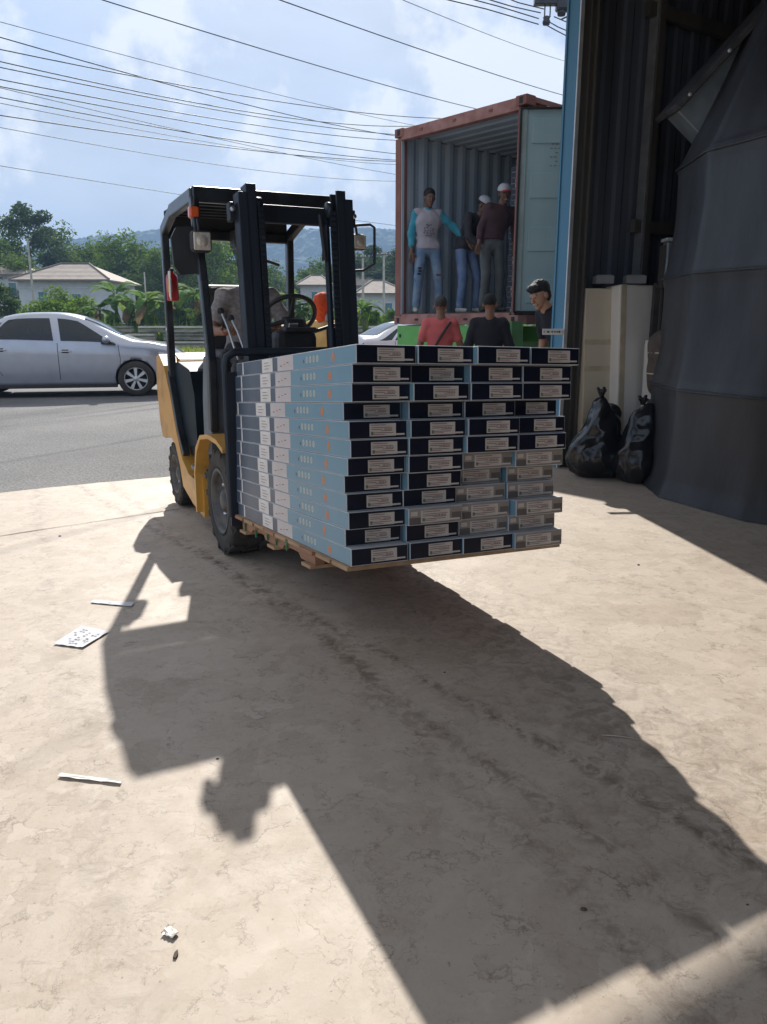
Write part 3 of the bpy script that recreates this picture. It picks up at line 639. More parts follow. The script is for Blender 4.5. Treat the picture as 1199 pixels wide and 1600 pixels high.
# ================================================================== FORKLIFT (local x = forward, y = its left)
YEL = mat('yellow_paint', (0.66, 0.34, 0.065), .42, col2=(0.42, 0.215, 0.06), scale=7, coat=.15, bump=.08, detail=12, lohi=(.28, .52)); BLK = mat('black_paint', (0.022, 0.026, 0.032), .35, var=.4, scale=9, coat=.2, bump=.06)
GLS = mat('gloss_black', (0.010, 0.018, 0.024), .45, var=.3, coat=0, spec=.12); RUB = mat('tyre_rubber', (0.028, 0.027, 0.026), .85, col2=(0.055, 0.048, 0.04), scale=5, bump=.4, bscale=40); RIM = mat('rim_grey', (0.055, 0.055, 0.058), .5, .3, col2=(0.13, 0.12, 0.11), scale=14)
PLS = mat('black_plastic_trim', (0.03, 0.031, 0.034), .55, var=.2); STP = mat('step_steel', (0.22, 0.25, 0.28), .45, .6, bump=.3); MAST = mat('mast_black', (0.018, 0.024, 0.034), .45, .3, var=.5, scale=4, stretch=(1, 1, .1), bump=.08)
ORG = mat('amber_lens', (0.75, 0.12, 0.03), .25, coat=.6); LENS = mat('lamp_lens', (0.62, 0.56, 0.48), .18, .2, bump=.6, bscale=60); RED = mat('extinguisher_red', (0.50, 0.02, 0.02), .3, coat=.4); SEAT = mat('seat_vinyl', (0.03, 0.03, 0.032), .6, var=.3, bump=.3)
SILV = mat('bright_metal', (0.55, 0.56, 0.58), .3, .8)
TRK = Vector((-.544, 4.82, 0)); TA = R(26.13 - 90)
fk = empty('forklift', tuple(TRK), TA, 'yellow and black forklift carrying the pallet of flat cartons', 'forklift')
def wheel(c, rad, wid, name='wheel', lug=14, side=-1, group=None):
    w_ = empty(name, c); w_.parent = fk
    m = MB(); hw = wid / 2
    prof = [(rad * .60, -hw * .80), (rad * .66, -hw), (rad * .86, -hw * 1.02), (rad * .95, -hw * .92), (rad * .955, -hw * .6), (rad * .955, hw * .6), (rad * .95, hw * .92), (rad * .86, hw * 1.02), (rad * .66, hw), (rad * .60, hw * .8), (rad * .60, -hw * .8)]
    m.lathe(prof, RUB, 48, 'y')
    for k in range(lug * 2):
        a = math.pi * k / lug; s_ = -1 if k % 2 else 1
        m.M = Matrix.Rotation(-a, 4, 'Y') @ Matrix.Translation((0, s_ * hw * .50, rad * .955)) @ Matrix.Rotation(s_ * .35, 4, 'Z')
        m.box((0, 0, 0), (rad * .17, hw * .98, rad * .075), RUB, bev=.006)
        m.M = Matrix.Rotation(-a, 4, 'Y') @ Matrix.Translation((0, s_ * hw * .99, rad * .885)); m.box((0, 0, 0), (rad * .12, .010, rad * .13), RUB, bev=.004)
    m.M = Matrix.Identity(4); m.build('tyre', w_)
    m = MB()
    for sd in (side,):
        y = sd * hw
        m.lathe([(rad * .60, y * .80), (rad * .62, y * .99), (rad * .57, y * 1.0), (rad * .54, y * .72), (rad * .50, y * .45), (rad * .22, y * .38), (rad * .20, y * .75), (rad * .12, y * .85), (0, y * .85)], RIM, 32, 'y')
        for k in range(6):
            a = k * math.pi / 3; m.lathe([(0, y * .62), (.011, y * .62), (.011, y * .36)], SILV, 6, 'y', (math.cos(a) * rad * .32, 0, math.sin(a) * rad * .32))
    m.lathe([(0, 0), (rad * .59, 0), (rad * .59, .01)], PLS, 24, 'y'); m.build('rim', w_)
    return w_
wheel((.03, -.415, .325), .325, .19); wheel((.03, .415, .325), .325, .19, side=1); wheel((-1.42, -.40, .245), .245, .16); wheel((-1.42, .40, .245), .245, .16, side=1)
# side frames: yellow band sweeping from the counterweight down under the step and up over the front wheel
for sy in (-1, 1):
    m = MB(); out = [(-1.80, .62), (-1.83, .90), (-1.78, 1.12), (-1.66, 1.14), (-1.50, 1.06), (-1.33, .86), (-1.18, .60), (-1.02, .42), (-.84, .345), (-.56, .33), (-.50, .40), (-.42, .40), (-.40, .22), (-.42, .12), (-.75, .15), (-1.05, .22), (-1.12, .36), (-1.25, .50), (-1.42, .54), (-1.60, .50), (-1.72, .50)]
    m.prism(out, sy * .50, sy * .38, YEL); m.build('side_frame', fk, bev=.014)
for sy in (-1, 1):
    m = MB()
    for a_, b_ in (((-1.39, 1.02), (-1.30, .86)), ((-1.30, .87), (-1.15, .60)), ((-1.15, .61), (-1.0, .455))): m.bar((a_[0] + .01, sy * .475, a_[1]), (b_[0] + .01, sy * .475, b_[1]), .035, .05, BLK, up=(0, 1, 0), bev=.006)
    m.build('frame_trim', fk)
m = MB()
cw = [(-1.88, .55), (-1.90, .92), (-1.84, 1.10), (-1.72, 1.15), (-1.50, 1.10), (-1.45, .56), (-1.62, .50)]
m.prism(cw, -.375, .375, YEL); m.box((-1.70, 0, .42), (.34, .5, .3), PLS); m.build('counterweight', fk, bev=.03)
for sy in (-1, 1):   # fenders over the front wheels
    m = MB()
    pts = [(-.46, .16), (-.455, .42), (-.38, .60), (-.24, .695), (-.04, .725), (.16, .72), (.30, .685)]
    inner = [(x + (.028 if x < -.3 else 0), z - (.028 if x > -.42 else 0)) for x, z in pts]
    m.prism(pts + inner[::-1], sy * .545, sy * .27, YEL); m.build('fender', fk, bev=.008)
m = MB(); m.prism([(-1.46, 1.07), (-1.44, .80), (-1.30, .56), (-.98, .52), (-.72, .55), (-.74, .90), (-.84, 1.06), (-1.2, 1.10)], -.452, .452, GLS); m.build('hood', fk, bev=.045)
m = MB(); m.box((-1.08, 0, .50), (.62, .86, .13), PLS, bev=.02); m.box((-.95, 0, .36), (.5, .78, .2), PLS); m.box((-.4, 0, .30), (.9, .6, .24), BLK); m.build('chassis', fk)
m = MB(); m.box((-.60, -.395, .405), (.40, .19, .025), STP, bev=.004)
for k in range(7): m.box((-.77 + k * .056, -.395, .421), (.012, .17, .009), SILV)
m.box((-.60, .395, .405), (.40, .19, .025), STP, bev=.004); m.box((-.48, 0, .50), (.66, .60, .03), STP); m.build('step', fk)
m = MB(); m.prism([(-.28, .42), (-.22, .70), (-.20, 1.10), (-.10, 1.16), (.10, 1.14), (.14, .95), (.16, .42)], -.34, .34, BLK); m.build('cowl', fk, bev=.03)
m = MB(); m.prism([(-.42, .55), (-.40, .9), (-.33, 1.17), (-.20, 1.17), (-.19, .74), (-.24, .55)], -.475, -.40, mat('pillar_grey', (.15, .165, .185), .45, .2)); m.build('pillar_cover', fk, bev=.012)
m = MB(); m.box((-.10, .035, 1.25), (.18, .27, .16), PLS, bev=.05); m.box((-.03, .05, 1.33), (.08, .2, .03), PLS, bev=.01); m.box((-.14, .05, 1.345), (.02, .06, .05), SILV, rot=(0, .4, 0), bev=.005); m.build('dashboard', fk)
# steering column, wheel, levers
m = MB(); m.tube([(-.05, .10, 1.1), (-.30, .10, 1.37)], [.05, .035], PLS, 14); m.box((-.24, .10, 1.33), (.12, .14, .12), PLS, rot=(0, -.8, 0), bev=.03)
m.build('steering_column', fk)
m = MB(); cW = Vector((-.36, .10, 1.41)); ax = Vector((-.72, 0, .69)).normalized(); e1 = Vector((0, 1, 0)); e2 = ax.cross(e1)
m.tube([cW + (e1 * math.cos(k * math.pi / 18) + e2 * math.sin(k * math.pi / 18)) * .175 for k in range(37)], .0145, PLS, 8, cap=False)
for a in (.5, 2.6, 4.7): m.tube([cW - ax * .03, cW + (e1 * math.cos(a) + e2 * math.sin(a)) * .17], [.018, .011], PLS, 8)
m.lathe([(0, .0), (.045, .0), (.05, -.03), (0, -.04)], PLS, 16, 'z', tuple(cW)); m.tube([cW + e1 * -.16 + ax * .0, cW + e1 * -.16 + ax * .06], [.014, .024], PLS, 10); m.build('steering_wheel', fk)
for k, (y, l) in enumerate(((-.36, .30), (-.30, .26))):
    m = MB(); m.tube([(-.12, y + .05, 1.14), (-.16, y, 1.14 + l * .7), (-.22, y - .02, 1.14 + l)], .008, SILV, 8); m.lathe([(0, -.022), (.018, -.015), (.022, 0), (.015, .016), (0, .02)], PLS, 12, 'z', (-.22, y - .02, 1.14 + l)); m.build('lever', fk)
m = MB(); m.tube([(-.12, .12, 1.30), (-.2, .36, 1.36), (-.22, .43, 1.37)], [.012, .012, .018], PLS, 8); m.build('gear_lever', fk)
m = MB(); m.box((-1.10, 0, 1.13), (.50, .46, .12), SEAT, bev=.04); m.build('seat', fk)
m = MB(); m.prism([(-1.36, 1.12), (-1.42, 1.62), (-1.36, 1.66), (-1.28, 1.60), (-1.24, 1.16)], -.21, .21, SEAT); m.build('backrest', fk, bev=.04)
# overhead guard
for sy in (-1, 1):
    m = MB(); y = sy * .465
    m.bar((-.20, y, .72), (-.17, y, 1.16), .07, .05, BLK, up=(0, 1, 0), bev=.008); m.bar((-.17, y, 1.14), (-.27, y, 1.62), .065, .05, BLK, up=(0, 1, 0), bev=.008); m.bar((-.268, y, 1.60), (-.41, y, 2.10), .065, .05, BLK, up=(0, 1, 0), bev=.008); m.build('front_post', fk)
for sy in (-1, 1): m = MB(); m.bar((-1.37, sy * .465, .98), (-1.335, sy * .465, 2.02), .06, .052, BLK, up=(0, 1, 0), bev=.008); m.build('rear_post', fk)
m = MB()
for sy in (-1, 1):
    y = sy * .465; m.bar((-1.36, y, 2.00), (-1.02, y, 2.10), .075, .05, BLK, up=(0, 1, 0), bev=.01); m.bar((-1.04, y, 2.10), (-.40, y, 2.115), .085, .05, BLK, up=(0, 1, 0), bev=.01)
m.box((-.40, 0, 2.12), (.05, .95, .09), BLK, bev=.008); m.box((-1.36, 0, 1.99), (.06, .88, .07), BLK, bev=.008)
for k in range(6): m.box((-.52 - k * .145, 0, 2.112), (.028, .90, .035), BLK, bev=.004)
m.build('roof', fk)
m = MB(); m.box((-.885, 0, 2.135), (.92, .91, .008), PLS); m.box((-.428, 0, 2.150), (.03, .86, .006), SILV); m.box((-1.362, 0, 2.075), (.008, .91, .13), PLS); m.build('roof_sheet', fk)
m = MB(); m.box((-1.26, .10, 1.965), (.16, .2, .13), PLS, bev=.02); m.tube([(-1.3, .1, 2.0), (-1.34, .2, 1.85), (-1.34, .38, 1.8)], .012, PLS, 6); m.build('work_lamp', fk)
def lamp(c, nm='headlight'):
    h = MB(); h.box((0, 0, 0), (.07, .125, .125), PLS, bev=.025); h.tube([(-.02, 0, .05), (-.05, .0, .13)], .01, PLS, 8); o = h.build(nm, fk); o.location = c
    l = MB(); l.box((.037, 0, 0), (.012, .100, .100), LENS, bev=.01); l.lathe([(0, 0), (.032, .004), (.034, 0)], LENS, 16, 'x', (.044, 0, 0)); l.build('lens', o); return o
lamp((-.24, -.475, 1.835)); lo = lamp((-.19, .52, 1.87)); lo.scale = (.8,) * 3
m = MB(); m.tube([(-.30, .50, 1.98), (-.18, .60, 1.98), (-.16, .62, 1.96), (-.16, .62, 1.74), (-.2, .56, 1.70), (-.30, .49, 1.70)], .009, PLS, 8); m.build('lamp_guard', fk)
m = MB(); m.box((-.37, -.478, 2.012), (.055, .060, .068), ORG, bev=.012); m.box((-.395, -.478, 2.012), (.03, .05, .05), PLS); m.build('turn_signal', fk)
m = MB(); m.tube([(-.36, -.49, 2.12), (-.30, -.50, 2.06), (-.30, -.50, 1.72)], .010, PLS, 8)
m.prism([(-.075, -.10), (-.085, .05), (-.06, .115), (.05, .12), (.085, .09), (.085, -.06), (.05, -.13), (-.04, -.14)], -.02, .02, PLS); 
mm_ = m; o = None
m2 = MB(); m2.prism([(-.085, -.10), (-.095, .06), (-.06, .125), (.05, .13), (.09, .09), (.09, -.06), (.05, -.14), (-.05, -.15)], -.015, .015, PLS, axis='x'); m = MB(); m.tube([(0, .06, .30), (0, .04, .1), (0, 0, 0)], .009, PLS, 8)
o = m.build('mirror_arm', fk); o.location = (-.36, -.53, 1.80); m2.build('mirror', o, bev=.012)
m = MB(); m.lathe([(0, -.15), (.048, -.148), (.052, -.13), (.052, .10), (.04, .14), (.018, .155), (.018, .18), (0, .18)], RED, 20, 'z'); m.box((.035, -.03, .02), (.05, .03, .16), mat('hose_yellow', (.6, .35, .08), .5), bev=.006); m.box((0, 0, .19), (.05, .03, .035), PLS, bev=.006); o = m.build('extinguisher', fk); o.location = (-1.20, -.46, 1.615); o.scale = (.80, .80, .62)
m = MB(); m.prism([(-.02, -.06), (.03, -.10), (.05, .10), (-.01, .10)], -.003, .003, mat('tag_white', (.7, .68, .62), .5)); o = m.build('tag', fk); o.location = (-1.15, -.49, 1.62)
# mast
MY = 0.0
MT = Matrix.Translation((.235, 0, .2)) @ Matrix.Rotation(-.087, 4, 'Y') @ Matrix.Translation((-.235, 0, -.2))
for y in (-.292, .292):
    m = MB(); m.M = MT; s_ = 1 if y > 0 else -1; yy = MY + y
    for (xx, w1, z0, z1, off) in ((.235, .10, .12, 2.075, .045), (.235, .085, .14, 2.12, 0)):
        yo = yy + s_ * off
        m.box((xx, yo, (z0 + z1) / 2), (.10 if off else .082, .014, z1 - z0), MAST, bev=.003)
        m.box((xx + .045, yo - s_ * .022, (z0 + z1) / 2), (.016, .058, z1 - z0), MAST, bev=.003); m.box((xx - .045, yo - s_ * .022, (z0 + z1) / 2), (.016, .058, z1 - z0), MAST, bev=.003)
    m.build('mast_rail', fk)
    m = MB(); m.M = MT; m.tube([(.17, yy - s_ * .075, .25), (.17, yy - s_ * .075, 1.35)], .030, MAST, 14); m.tube([(.17, yy - s_ * .075, 1.3), (.17, yy - s_ * .075, 2.02)], .019, SILV if 0 else MAST, 12); m.build('lift_cylinder', fk)
    m = MB(); m.M = MT; m.box((.28, yy - s_ * .075, 1.3), (.012, .035, 1.4), MAST)
    for k in range(44): m.box((.288, yy - s_ * .075, .66 + k * .031), (.008, .028, .014), BLK)
    m.build('chain', fk)
    m = MB(); m.M = MT; m.lathe([(0, -.02), (.045, -.018), (.045, .018), (0, .02)], MAST, 18, 'y', (.225, yy - s_ * .075, 2.02)); m.build('chain_roller', fk); m = MB(); m.M = MT; m.box((.2, yy + s_ * .075, 1.98), (.07, .03, .10), MAST, bev=.006); m.lathe([(0, -.012), (.014, -.012), (.014, .012), (0, .012)], SILV, 10, 'x', (.242, yy + s_ * .075, 1.99)); m.build('mast_head', fk)
for z_, h_ in ((1.99, .10), (.45, .12), (1.14, .05)): m = MB(); m.M = MT; m.box((.17, MY, z_), (.035, .56, h_), MAST, bev=.006); m.build('mast_crossbar', fk)
m = MB(); m.M = MT; m.tube([(.19, MY + .17, 2.0), (.20, MY + .185, 1.80), (.19, MY + .19, 1.74)], [.012, .013, .02], PLS, 8); m.build('hose', fk)
# carriage, backrest grille and forks
m = MB(); m.box((.34, 0, .40), (.05, .96, .11), MAST, bev=.005); m.box((.34, 0, .78), (.05, .96, .10), MAST, bev=.005)
m.tube([(.335, -.515, .30), (.335, -.515, 1.15), (.335, -.505, 1.19), (.335, -.46, 1.215), (.335, .46, 1.215), (.335, .505, 1.19), (.335, .515, 1.15), (.335, .515, .35)], .022, MAST, 8)
m.box((.345, -.49, .68), (.02, .07, .86), MAST)
for y in (-.25, 0, .25): m.box((.335, y, 1.0), (.022, .03, .44), MAST)
m.build('carriage', fk)
TAU = .087; PZ = .312      # the mast leans back: the load rises to the front
for y in (-.27, .27):
    m = MB(); m.M = Matrix.Translation((.36, y, .14)) @ Matrix.Rotation(-TAU, 4, 'Y'); m.box((.02, 0, .36), (.045, .12, .56), MAST, bev=.006); m.prism([(0, .105), (0, .14), (1.15, .145), (1.18, .13), (1.15, .12)], -.06, .06, MAST); m.build('fork', fk)
m = MB(); m.box((.18, -.33, .62), (.06, .04, .5), BLK); m.tube([(-.1, -.3, .55), (.2, -.3, .75)], [.035, .02], MAST, 12); m.tube([(-.1, .3, .55), (.2, .3, .75)], [.035, .02], MAST, 12); m.build('tilt_cylinder', fk)

# ================================================================== PALLET AND CARTONS
LM = Matrix.Translation(TRK) @ Matrix.Rotation(TA, 4, 'Z') @ Matrix.Translation((.343, -.49, PZ)) @ Matrix.Rotation(.03, 4, 'X').inverted() @ Matrix.Rotation(-TAU, 4, 'Y')
WOOD = mat('pallet_wood', (0.46, 0.30, 0.17), .8, col2=(0.34, 0.21, 0.12), scale=7, stretch=(.25, 3, 3), bump=.3); WOODD = mat('pallet_wood_red', (0.40, 0.21, 0.12), .8, col2=(0.28, 0.14, 0.08), scale=7, stretch=(.25, 3, 3), bump=.3)
STRAP = mat('green_strap', (0.03, 0.20, 0.07), .4)
pal = empty('pallet', (0, 0, 0), 0, 'light wooden pallet on the forks under the stacked cartons', 'pallet'); pal.matrix_world = LM
random.seed(11)
def part(mb, name, **k): return mb.build(name, pal, **k)
for i in range(9):
    x = .075 + i * .180; m = MB(); m.box((x + (0.006 if i % 2 else 0), .50 + random.uniform(-.008, .008), -.009), (.155, 1.03, .017), WOOD if i % 3 else WOODD, bev=.002); part(m, 'deck_board')
m = MB(); m.box((.79, .5, .0012 - .0), (1.62, 1.02, .0022), WOOD); part(m, 'sheet')
for y in (.045, .5, .955):
    m = MB(); m.prism([(.03, -.0185), (.03, -.078), (.20, -.078), (.23, -.055), (.42, -.055), (.45, -.078), (.72, -.078), (.75, -.055), (.95, -.055), (.98, -.078), (1.16, -.078), (1.16, -.0185)], y - .022, y + .022, WOODD); part(m, 'stringer', bev=.002)
for x in (.10, .6, 1.10): m = MB(); m.box((x, .5, -.087), (.11, 1.0, .016), WOOD, bev=.002); part(m, 'bottom_board')
m = MB()
for k, x in enumerate((.10, .30, .50, .64, .80)): m.box((x, .018, -.035), (.045 + .02 * (k % 2), .012, .010), (STRAP, WOODD)[k % 2]); m.box((x + .01, .015, -.06 if k < 2 else -.045), (.008, .008, .05), STRAP)
part(m, 'strap')
NAVY = mat('print_navy', (0.007, 0.009, 0.022), .38, var=.2, scale=3); NAVS = mat('print_slate', (0.085, 0.115, 0.155), .36, col2=(0.055, 0.08, 0.12), scale=5); BLU = mat('print_blue', (0.17, 0.31, 0.39), .38, col2=(0.145, 0.275, 0.355), scale=3)
CRM = mat('print_cream', (0.62, 0.56, 0.54), .42, col2=(0.56, 0.50, 0.48), scale=8); WHL = mat('label_white', (0.72, 0.67, 0.63), .5); BGE = mat('label_beige', (0.60, 0.53, 0.47), .55, col2=(0.54, 0.46, 0.40), scale=14); BRN = mat('print_taupe', (0.24, 0.20, 0.17), .5, col2=(0.33, 0.28, 0.24), scale=9); BRD = mat('print_umber', (0.13, 0.11, 0.10), .5); TOPM = mat('carton_top', (0.48, 0.50, 0.52), .55, var=.1); ORP = mat('print_orange', (0.62, 0.22, 0.07), .45); TXT = mat('print_text', (0.16, 0.13, 0.13), .6); TXR = mat('print_rust', (0.33, 0.15, 0.11), .6); PALE = mat('print_pale', (0.66, 0.64, 0.52), .5); GRN = mat('print_green', (.16, .22, .12), .6)
BL, BW, BH = 1.575, .2465, .0686
def carton_mesh(kind, seed):
    rn = random.Random(seed); m = MB(); hb = BH; y0, y1 = 0, BW; e = .0035
    m.box((BL / 2, BW / 2, hb / 2), (BL, BW, hb), TOPM, bev=.0022)
    def side(x0, x1, z0, z1, mt, lift=.0006, yy=0, sg=-1):
        y = yy + sg * lift; m.add([(x0, y, z0), (x1, y, z0), (x1, y, z1), (x0, y, z1)], [(0, 1, 2, 3)], mt)
    # long sides (measured from the front end x = BL backwards)
    for yy, sg in ((0, -1), (BW, 1)):
        for x0, x1, mt in ((.905, BL - .003, BLU), (.69, .905, CRM), (.62, .69, NAVS), (.455, .62, WHL), (.135, .455, NAVS), (.115, .135, WHL), (.003, .115, NAVS)):
            side(x0, x1, .003, hb - .003, mt, .0006, yy, sg)
        side(.62, .625, .003, hb - .003, NAVY, .0009, yy, sg)
        # small line drawings and the orange emblem on the blue part
        fx = BL - .215
        m.add([(fx + a * .020, yy + sg * .0011, .034 + b * .022) for a, b in ((0, -1), (.7, -.75), (1, -.1), (.55, .5), (.1, 1.05), (-.3, .5), (-.9, .1), (-.8, -.6))], [tuple(range(8))], ORP)
        m.add([(fx + a * .008, yy + sg * .0015, .026 + b * .010) for a, b in ((0, -1), (.9, 0), (0, 1.2), (-.9, 0))], [(0, 1, 2, 3)], BLU)
        for k in range(4):
            gx = BL - .50 + k * .040; ra = .0125
            ring = [(gx + math.cos(a) * r_, yy + sg * .0011, .036 + math.sin(a) * r_ * 1.15) for r_ in (ra, ra * .62) for a in [q * math.pi / 6 for q in range(12)]]
            m.add(ring, [(q, (q + 1) % 12, 12 + (q + 1) % 12, 12 + q) for q in range(12)], PALE if k != 0 or rn.random() > .5 else ORP)
            side(gx - .003, gx + .003, .030, .043, PALE, .0011, yy, sg)
        side(BL - .545, BL - .532, .024, .038, NAVS, .0011, yy, sg)
        for k in range(3): side(.73 + k * .045, .755 + k * .045, .022 + .006 * k, .026 + .006 * k, ORP if k == 1 else TXT, .0011, yy, sg)
        for k in range(3): side(.49, .49 + .07 + .02 * (k % 2), .018 + k * .014, .0205 + k * .014, TXT, .0011, yy, sg)
    def front(y0, y1, z0, z1, mt, lift=.0006):
        x = BL + lift; m.add([(x, y0, z0), (x, y1, z0), (x, y1, z1), (x, y0, z1)], [(0, 1, 2, 3)], mt)
    lw = BW
    if kind == 'navy': front(.003, lw - .003, .003, hb - .003, NAVY)
    else:
        front(.003, lw - .003, .003, hb - .003, BRN); front(.003, lw * .22, .003, hb * .45, BRD, .0009); front(lw * .80, lw - .004, .012, hb * .62, BRD, .0009)
        front(.01, lw * .16, hb * .55, hb * .8, BGE, .0009)
    a, b2 = (lw * .345, lw * .80) if kind == 'navy' else (lw * .22, lw * .76)
    front(a, b2, hb * .14, hb * .84, BGE, .0012)
    front(b2, lw * .95, hb * .17, hb * .27, BGE, .0012)
    W = b2 - a
    for k, (s0, s1, z) in enumerate(((.06, .72, .74), (.06, .95, .60), (.06, .55, .50), (.42, .95, .42), (.1, .9, .31), (.06, .62, .22))):
        s1 -= rn.random() * .12; front(a + W * s0, a + W * s1, hb * z, hb * (z + .035), (TXT, TXR)[k % 2], .0016)
    for k in range(9): front(a + W * (.55 + k * .035), a + W * (.56 + k * .035 + .006 * (k % 3)), hb * .46, hb * .57, TXT, .0017)
    front(a + W * .05, a + W * .14, hb * .20, hb * .40, GRN, .0016)
    return m
CM = {}
ordn = ['top', 'second', 'third', 'fourth', 'fifth', 'sixth', 'seventh', 'eighth', 'ninth', 'tenth', 'eleventh', 'bottom']
cols = ['first column at the blue printed side', 'second column from the blue printed side', 'third column from the blue printed side', 'last column nearest the warehouse wall']
px1 = [556, 551, 550, 536, 546.5, 547.5, 544.5, 538.5, 541, 544.5, 540, 549]
colx = [[0] * 12, [.0, -.02, .03, .05, .035, .02, .03, .035, .0, .03, .02, .0], [.03, .03, .03, .055, .04, .03, .0, -.02, .0, .0, .01, .0], [.02, .015, .02, .03, .015, .02, .03, .0, .0, .04, .035, .02]]
brown = {(9, 1)} | {(r_, 2) for r_ in range(6, 11)} | {(r_, 3) for r_ in range(6, 12)}
rnd = random.Random(5)
def proj(p):
    q = R(13.556); v = Vector(p) - Vector((0, 0, 1.362)); f_ = Vector((0, math.cos(q), -math.sin(q))); u_ = Vector((0, math.sin(q), math.cos(q))); d = v.dot(f_); return 599.5 + 1216 * v.x / d, 800 - 1216 * v.dot(u_) / d
for r_ in range(12):
    z = .0035 + (11 - r_) * (BH + .0011)
    xs = 1.60
    for _ in range(30):
        q = proj(LM @ Vector((xs, 0, z + .03))); xs += (px1[r_] - q[0]) / 175
    for c_i in range(4):
        kind = 'brown' if (r_, c_i) in brown else 'navy'; xx = xs - BL + colx[c_i][r_] + (rnd.uniform(-.009, .009) if c_i else 0)
        nm = (kind, (r_ * 3 + c_i) % 3)
        if nm not in CM: o = carton_mesh(kind, hash(nm[1]) + 5).build('flat_carton'); CM[nm] = o.data
        else: o = bpy.data.objects.new('flat_carton', CM[nm]); COL.objects.link(o)
        o.matrix_world = LM @ Matrix.Translation((xx, c_i * (BW + .0035) + rnd.uniform(-.0012, .0012), z)) @ Matrix.Rotation(rnd.uniform(-.0045, .0045) if c_i else rnd.uniform(-.0015, .0015), 4, 'Z')
        lay = ordn[r_] + ' layer' + ('' if r_ in (0, 11) else ' from the top')
        tagit(o, f"{'taupe' if kind == 'brown' else 'navy'} ended flat carton, {lay}, {cols[c_i]}", 'carton', 'flat cartons stacked on the pallet')

# ================================================================== CONTAINER ON ITS TRAILER
CA = Vector((.164, 12.351, 0)); CT = R(-49.16); CZ, CH_, CW_, CL = 1.362, 2.75, 2.44, 6.06
CRED = mat('container_red', (0.20, 0.065, 0.052), .65, col2=(0.29, 0.13, 0.095), scale=2.2, bump=.15, bscale=12); CINT = mat('container_inner', (0.50, 0.60, 0.70), .55, col2=(0.40, 0.49, 0.58), scale=1.6, stretch=(1, 1, .4)); CPNK = mat('container_worn_red', (0.42, 0.22, 0.19), .65, col2=(0.27, 0.11, 0.09), scale=5, bump=.2)
CFL = mat('container_floor', (0.10, 0.07, 0.05), .8); RUBG = mat('gasket', (0.015, 0.016, 0.018), .6); DOORI = mat('door_inner', (0.33, 0.47, 0.50), .55, col2=(0.27, 0.40, 0.43), scale=2.5, stretch=(1, 1, .5)); DOORF = mat('door_inner_frame', (0.30, 0.39, 0.39), .55, var=.12)
ct = empty('shipping_container', (CA.x, CA.y, CZ), CT, 'rusty red shipping container with open end showing men and cartons inside', 'shipping container')
# local x = across the opening (0..2.44), local y = into the container, z up from the container's underside
m = MB(); xs = []
def corrwall(mb, axis_pos, y0, y1, z0, z1, mt, sgn, vertical_x=True):
    pts = []; y = y0; P_ = .278
    while y < y1:
        for a, d in ((0, 0), (.25, 0), (.5, 1), (.75, 1)): 
            if y + a * P_ <= y1: pts.append((axis_pos + sgn * d * .036, y + a * P_))
        y += P_
    n = len(pts); mb.add([(a, b, z0) for a, b in pts] + [(a, b, z1) for a, b in pts], [(i, i + 1, n + i + 1, n + i) for i in range(n - 1)], mt)
m = MB(); corrwall(m, .045, .10, CL - .05, .16, CH_ - .035, CINT, 1); m.build('inner_side_wall', ct, fix=False)
m = MB(); corrwall(m, .020, .10, CL - .05, .16, CH_ - .035, CRED, 1); m.build('outer_side_wall', ct, fix=False)
m = MB(); corrwall(m, CW_ - .045, .10, CL - .05, .16, CH_ - .035, CINT, -1); m.build('inner_side_wall', ct, fix=False)
m = MB(); corrwall(m, CW_ - .020, .10, CL - .05, .16, CH_ - .035, CRED, -1); m.build('outer_side_wall', ct, fix=False)
m = MB(); m.box((CW_ / 2, CL - .06, CH_ / 2), (CW_ - .1, .04, CH_ - .2), CINT)
for k in range(8): m.box((.25 + k * .28, CL - .095, CH_ / 2), (.12, .03, CH_ - .25), CINT, bev=.012)
m.build('end_wall', ct)
m = MB(); pts = []
for k in range(22):
    y = .1 + k * .27
    for a, d in ((0, 0), (.4, 0), (.5, 1), (.9, 1)): 
        if y + a * .27 < CL - .05: pts.append((y + a * .27, CH_ - .055 + d * .022))
n = len(pts); m.add([(.08, a, b) for a, b in pts] + [(CW_ - .08, a, b) for a, b in pts], [(i, i + 1, n + i + 1, n + i) for i in range(n - 1)], CINT); m.box((CW_ / 2, CL / 2, CH_ - .012), (CW_ - .1, CL - .1, .01), CRED); m.build('roof', ct, fix=False)
m = MB(); m.box((CW_ / 2, CL / 2, .145), (CW_ - .08, CL - .1, .03), CFL)
for k in range(6): m.box((.25 + k * .39, CL / 2, .162), (.37, CL - .12, .004), CFL)
m.build('floor', ct)
for x, ww in ((.06, .12), (CW_ - .105, .06)): m = MB(); m.box((x, .08, CH_ / 2), (ww, .13, CH_ - .24), CRED, bev=.008); m.build('corner_post', ct)
m = MB()
m.box((.125, .05, CH_ / 2), (.014, .05, CH_ - .3), CINT)
m.build('gasket_strip', ct)
m = MB(); m.box((CW_ / 2, .07, CH_ - .075), (CW_ - .24, .12, .15), CPNK, bev=.008)
for x in (.55, 1.2, 1.85): m.box((x, .005, CH_ - .07), (.06, .012, .03), CRED)
m.build('door_header', ct)
m = MB(); m.box((CW_ / 2, .06, .075), (CW_ - .30, .12, .145), CPNK, bev=.006)
for x in (.5, .9, 1.5, 1.95): m.box((x, -.002, .07), (.07, .01, .03), RUBG)
m.build('door_sill', ct)
m = MB()
for x in (.03, CW_ - .03): m.box((x, CL / 2, CH_ - .03), (.06, CL - .3, .06), CRED); m.box((x, CL / 2, .06), (.05, CL - .3, .12), CRED)
m.build('side_rail', ct)
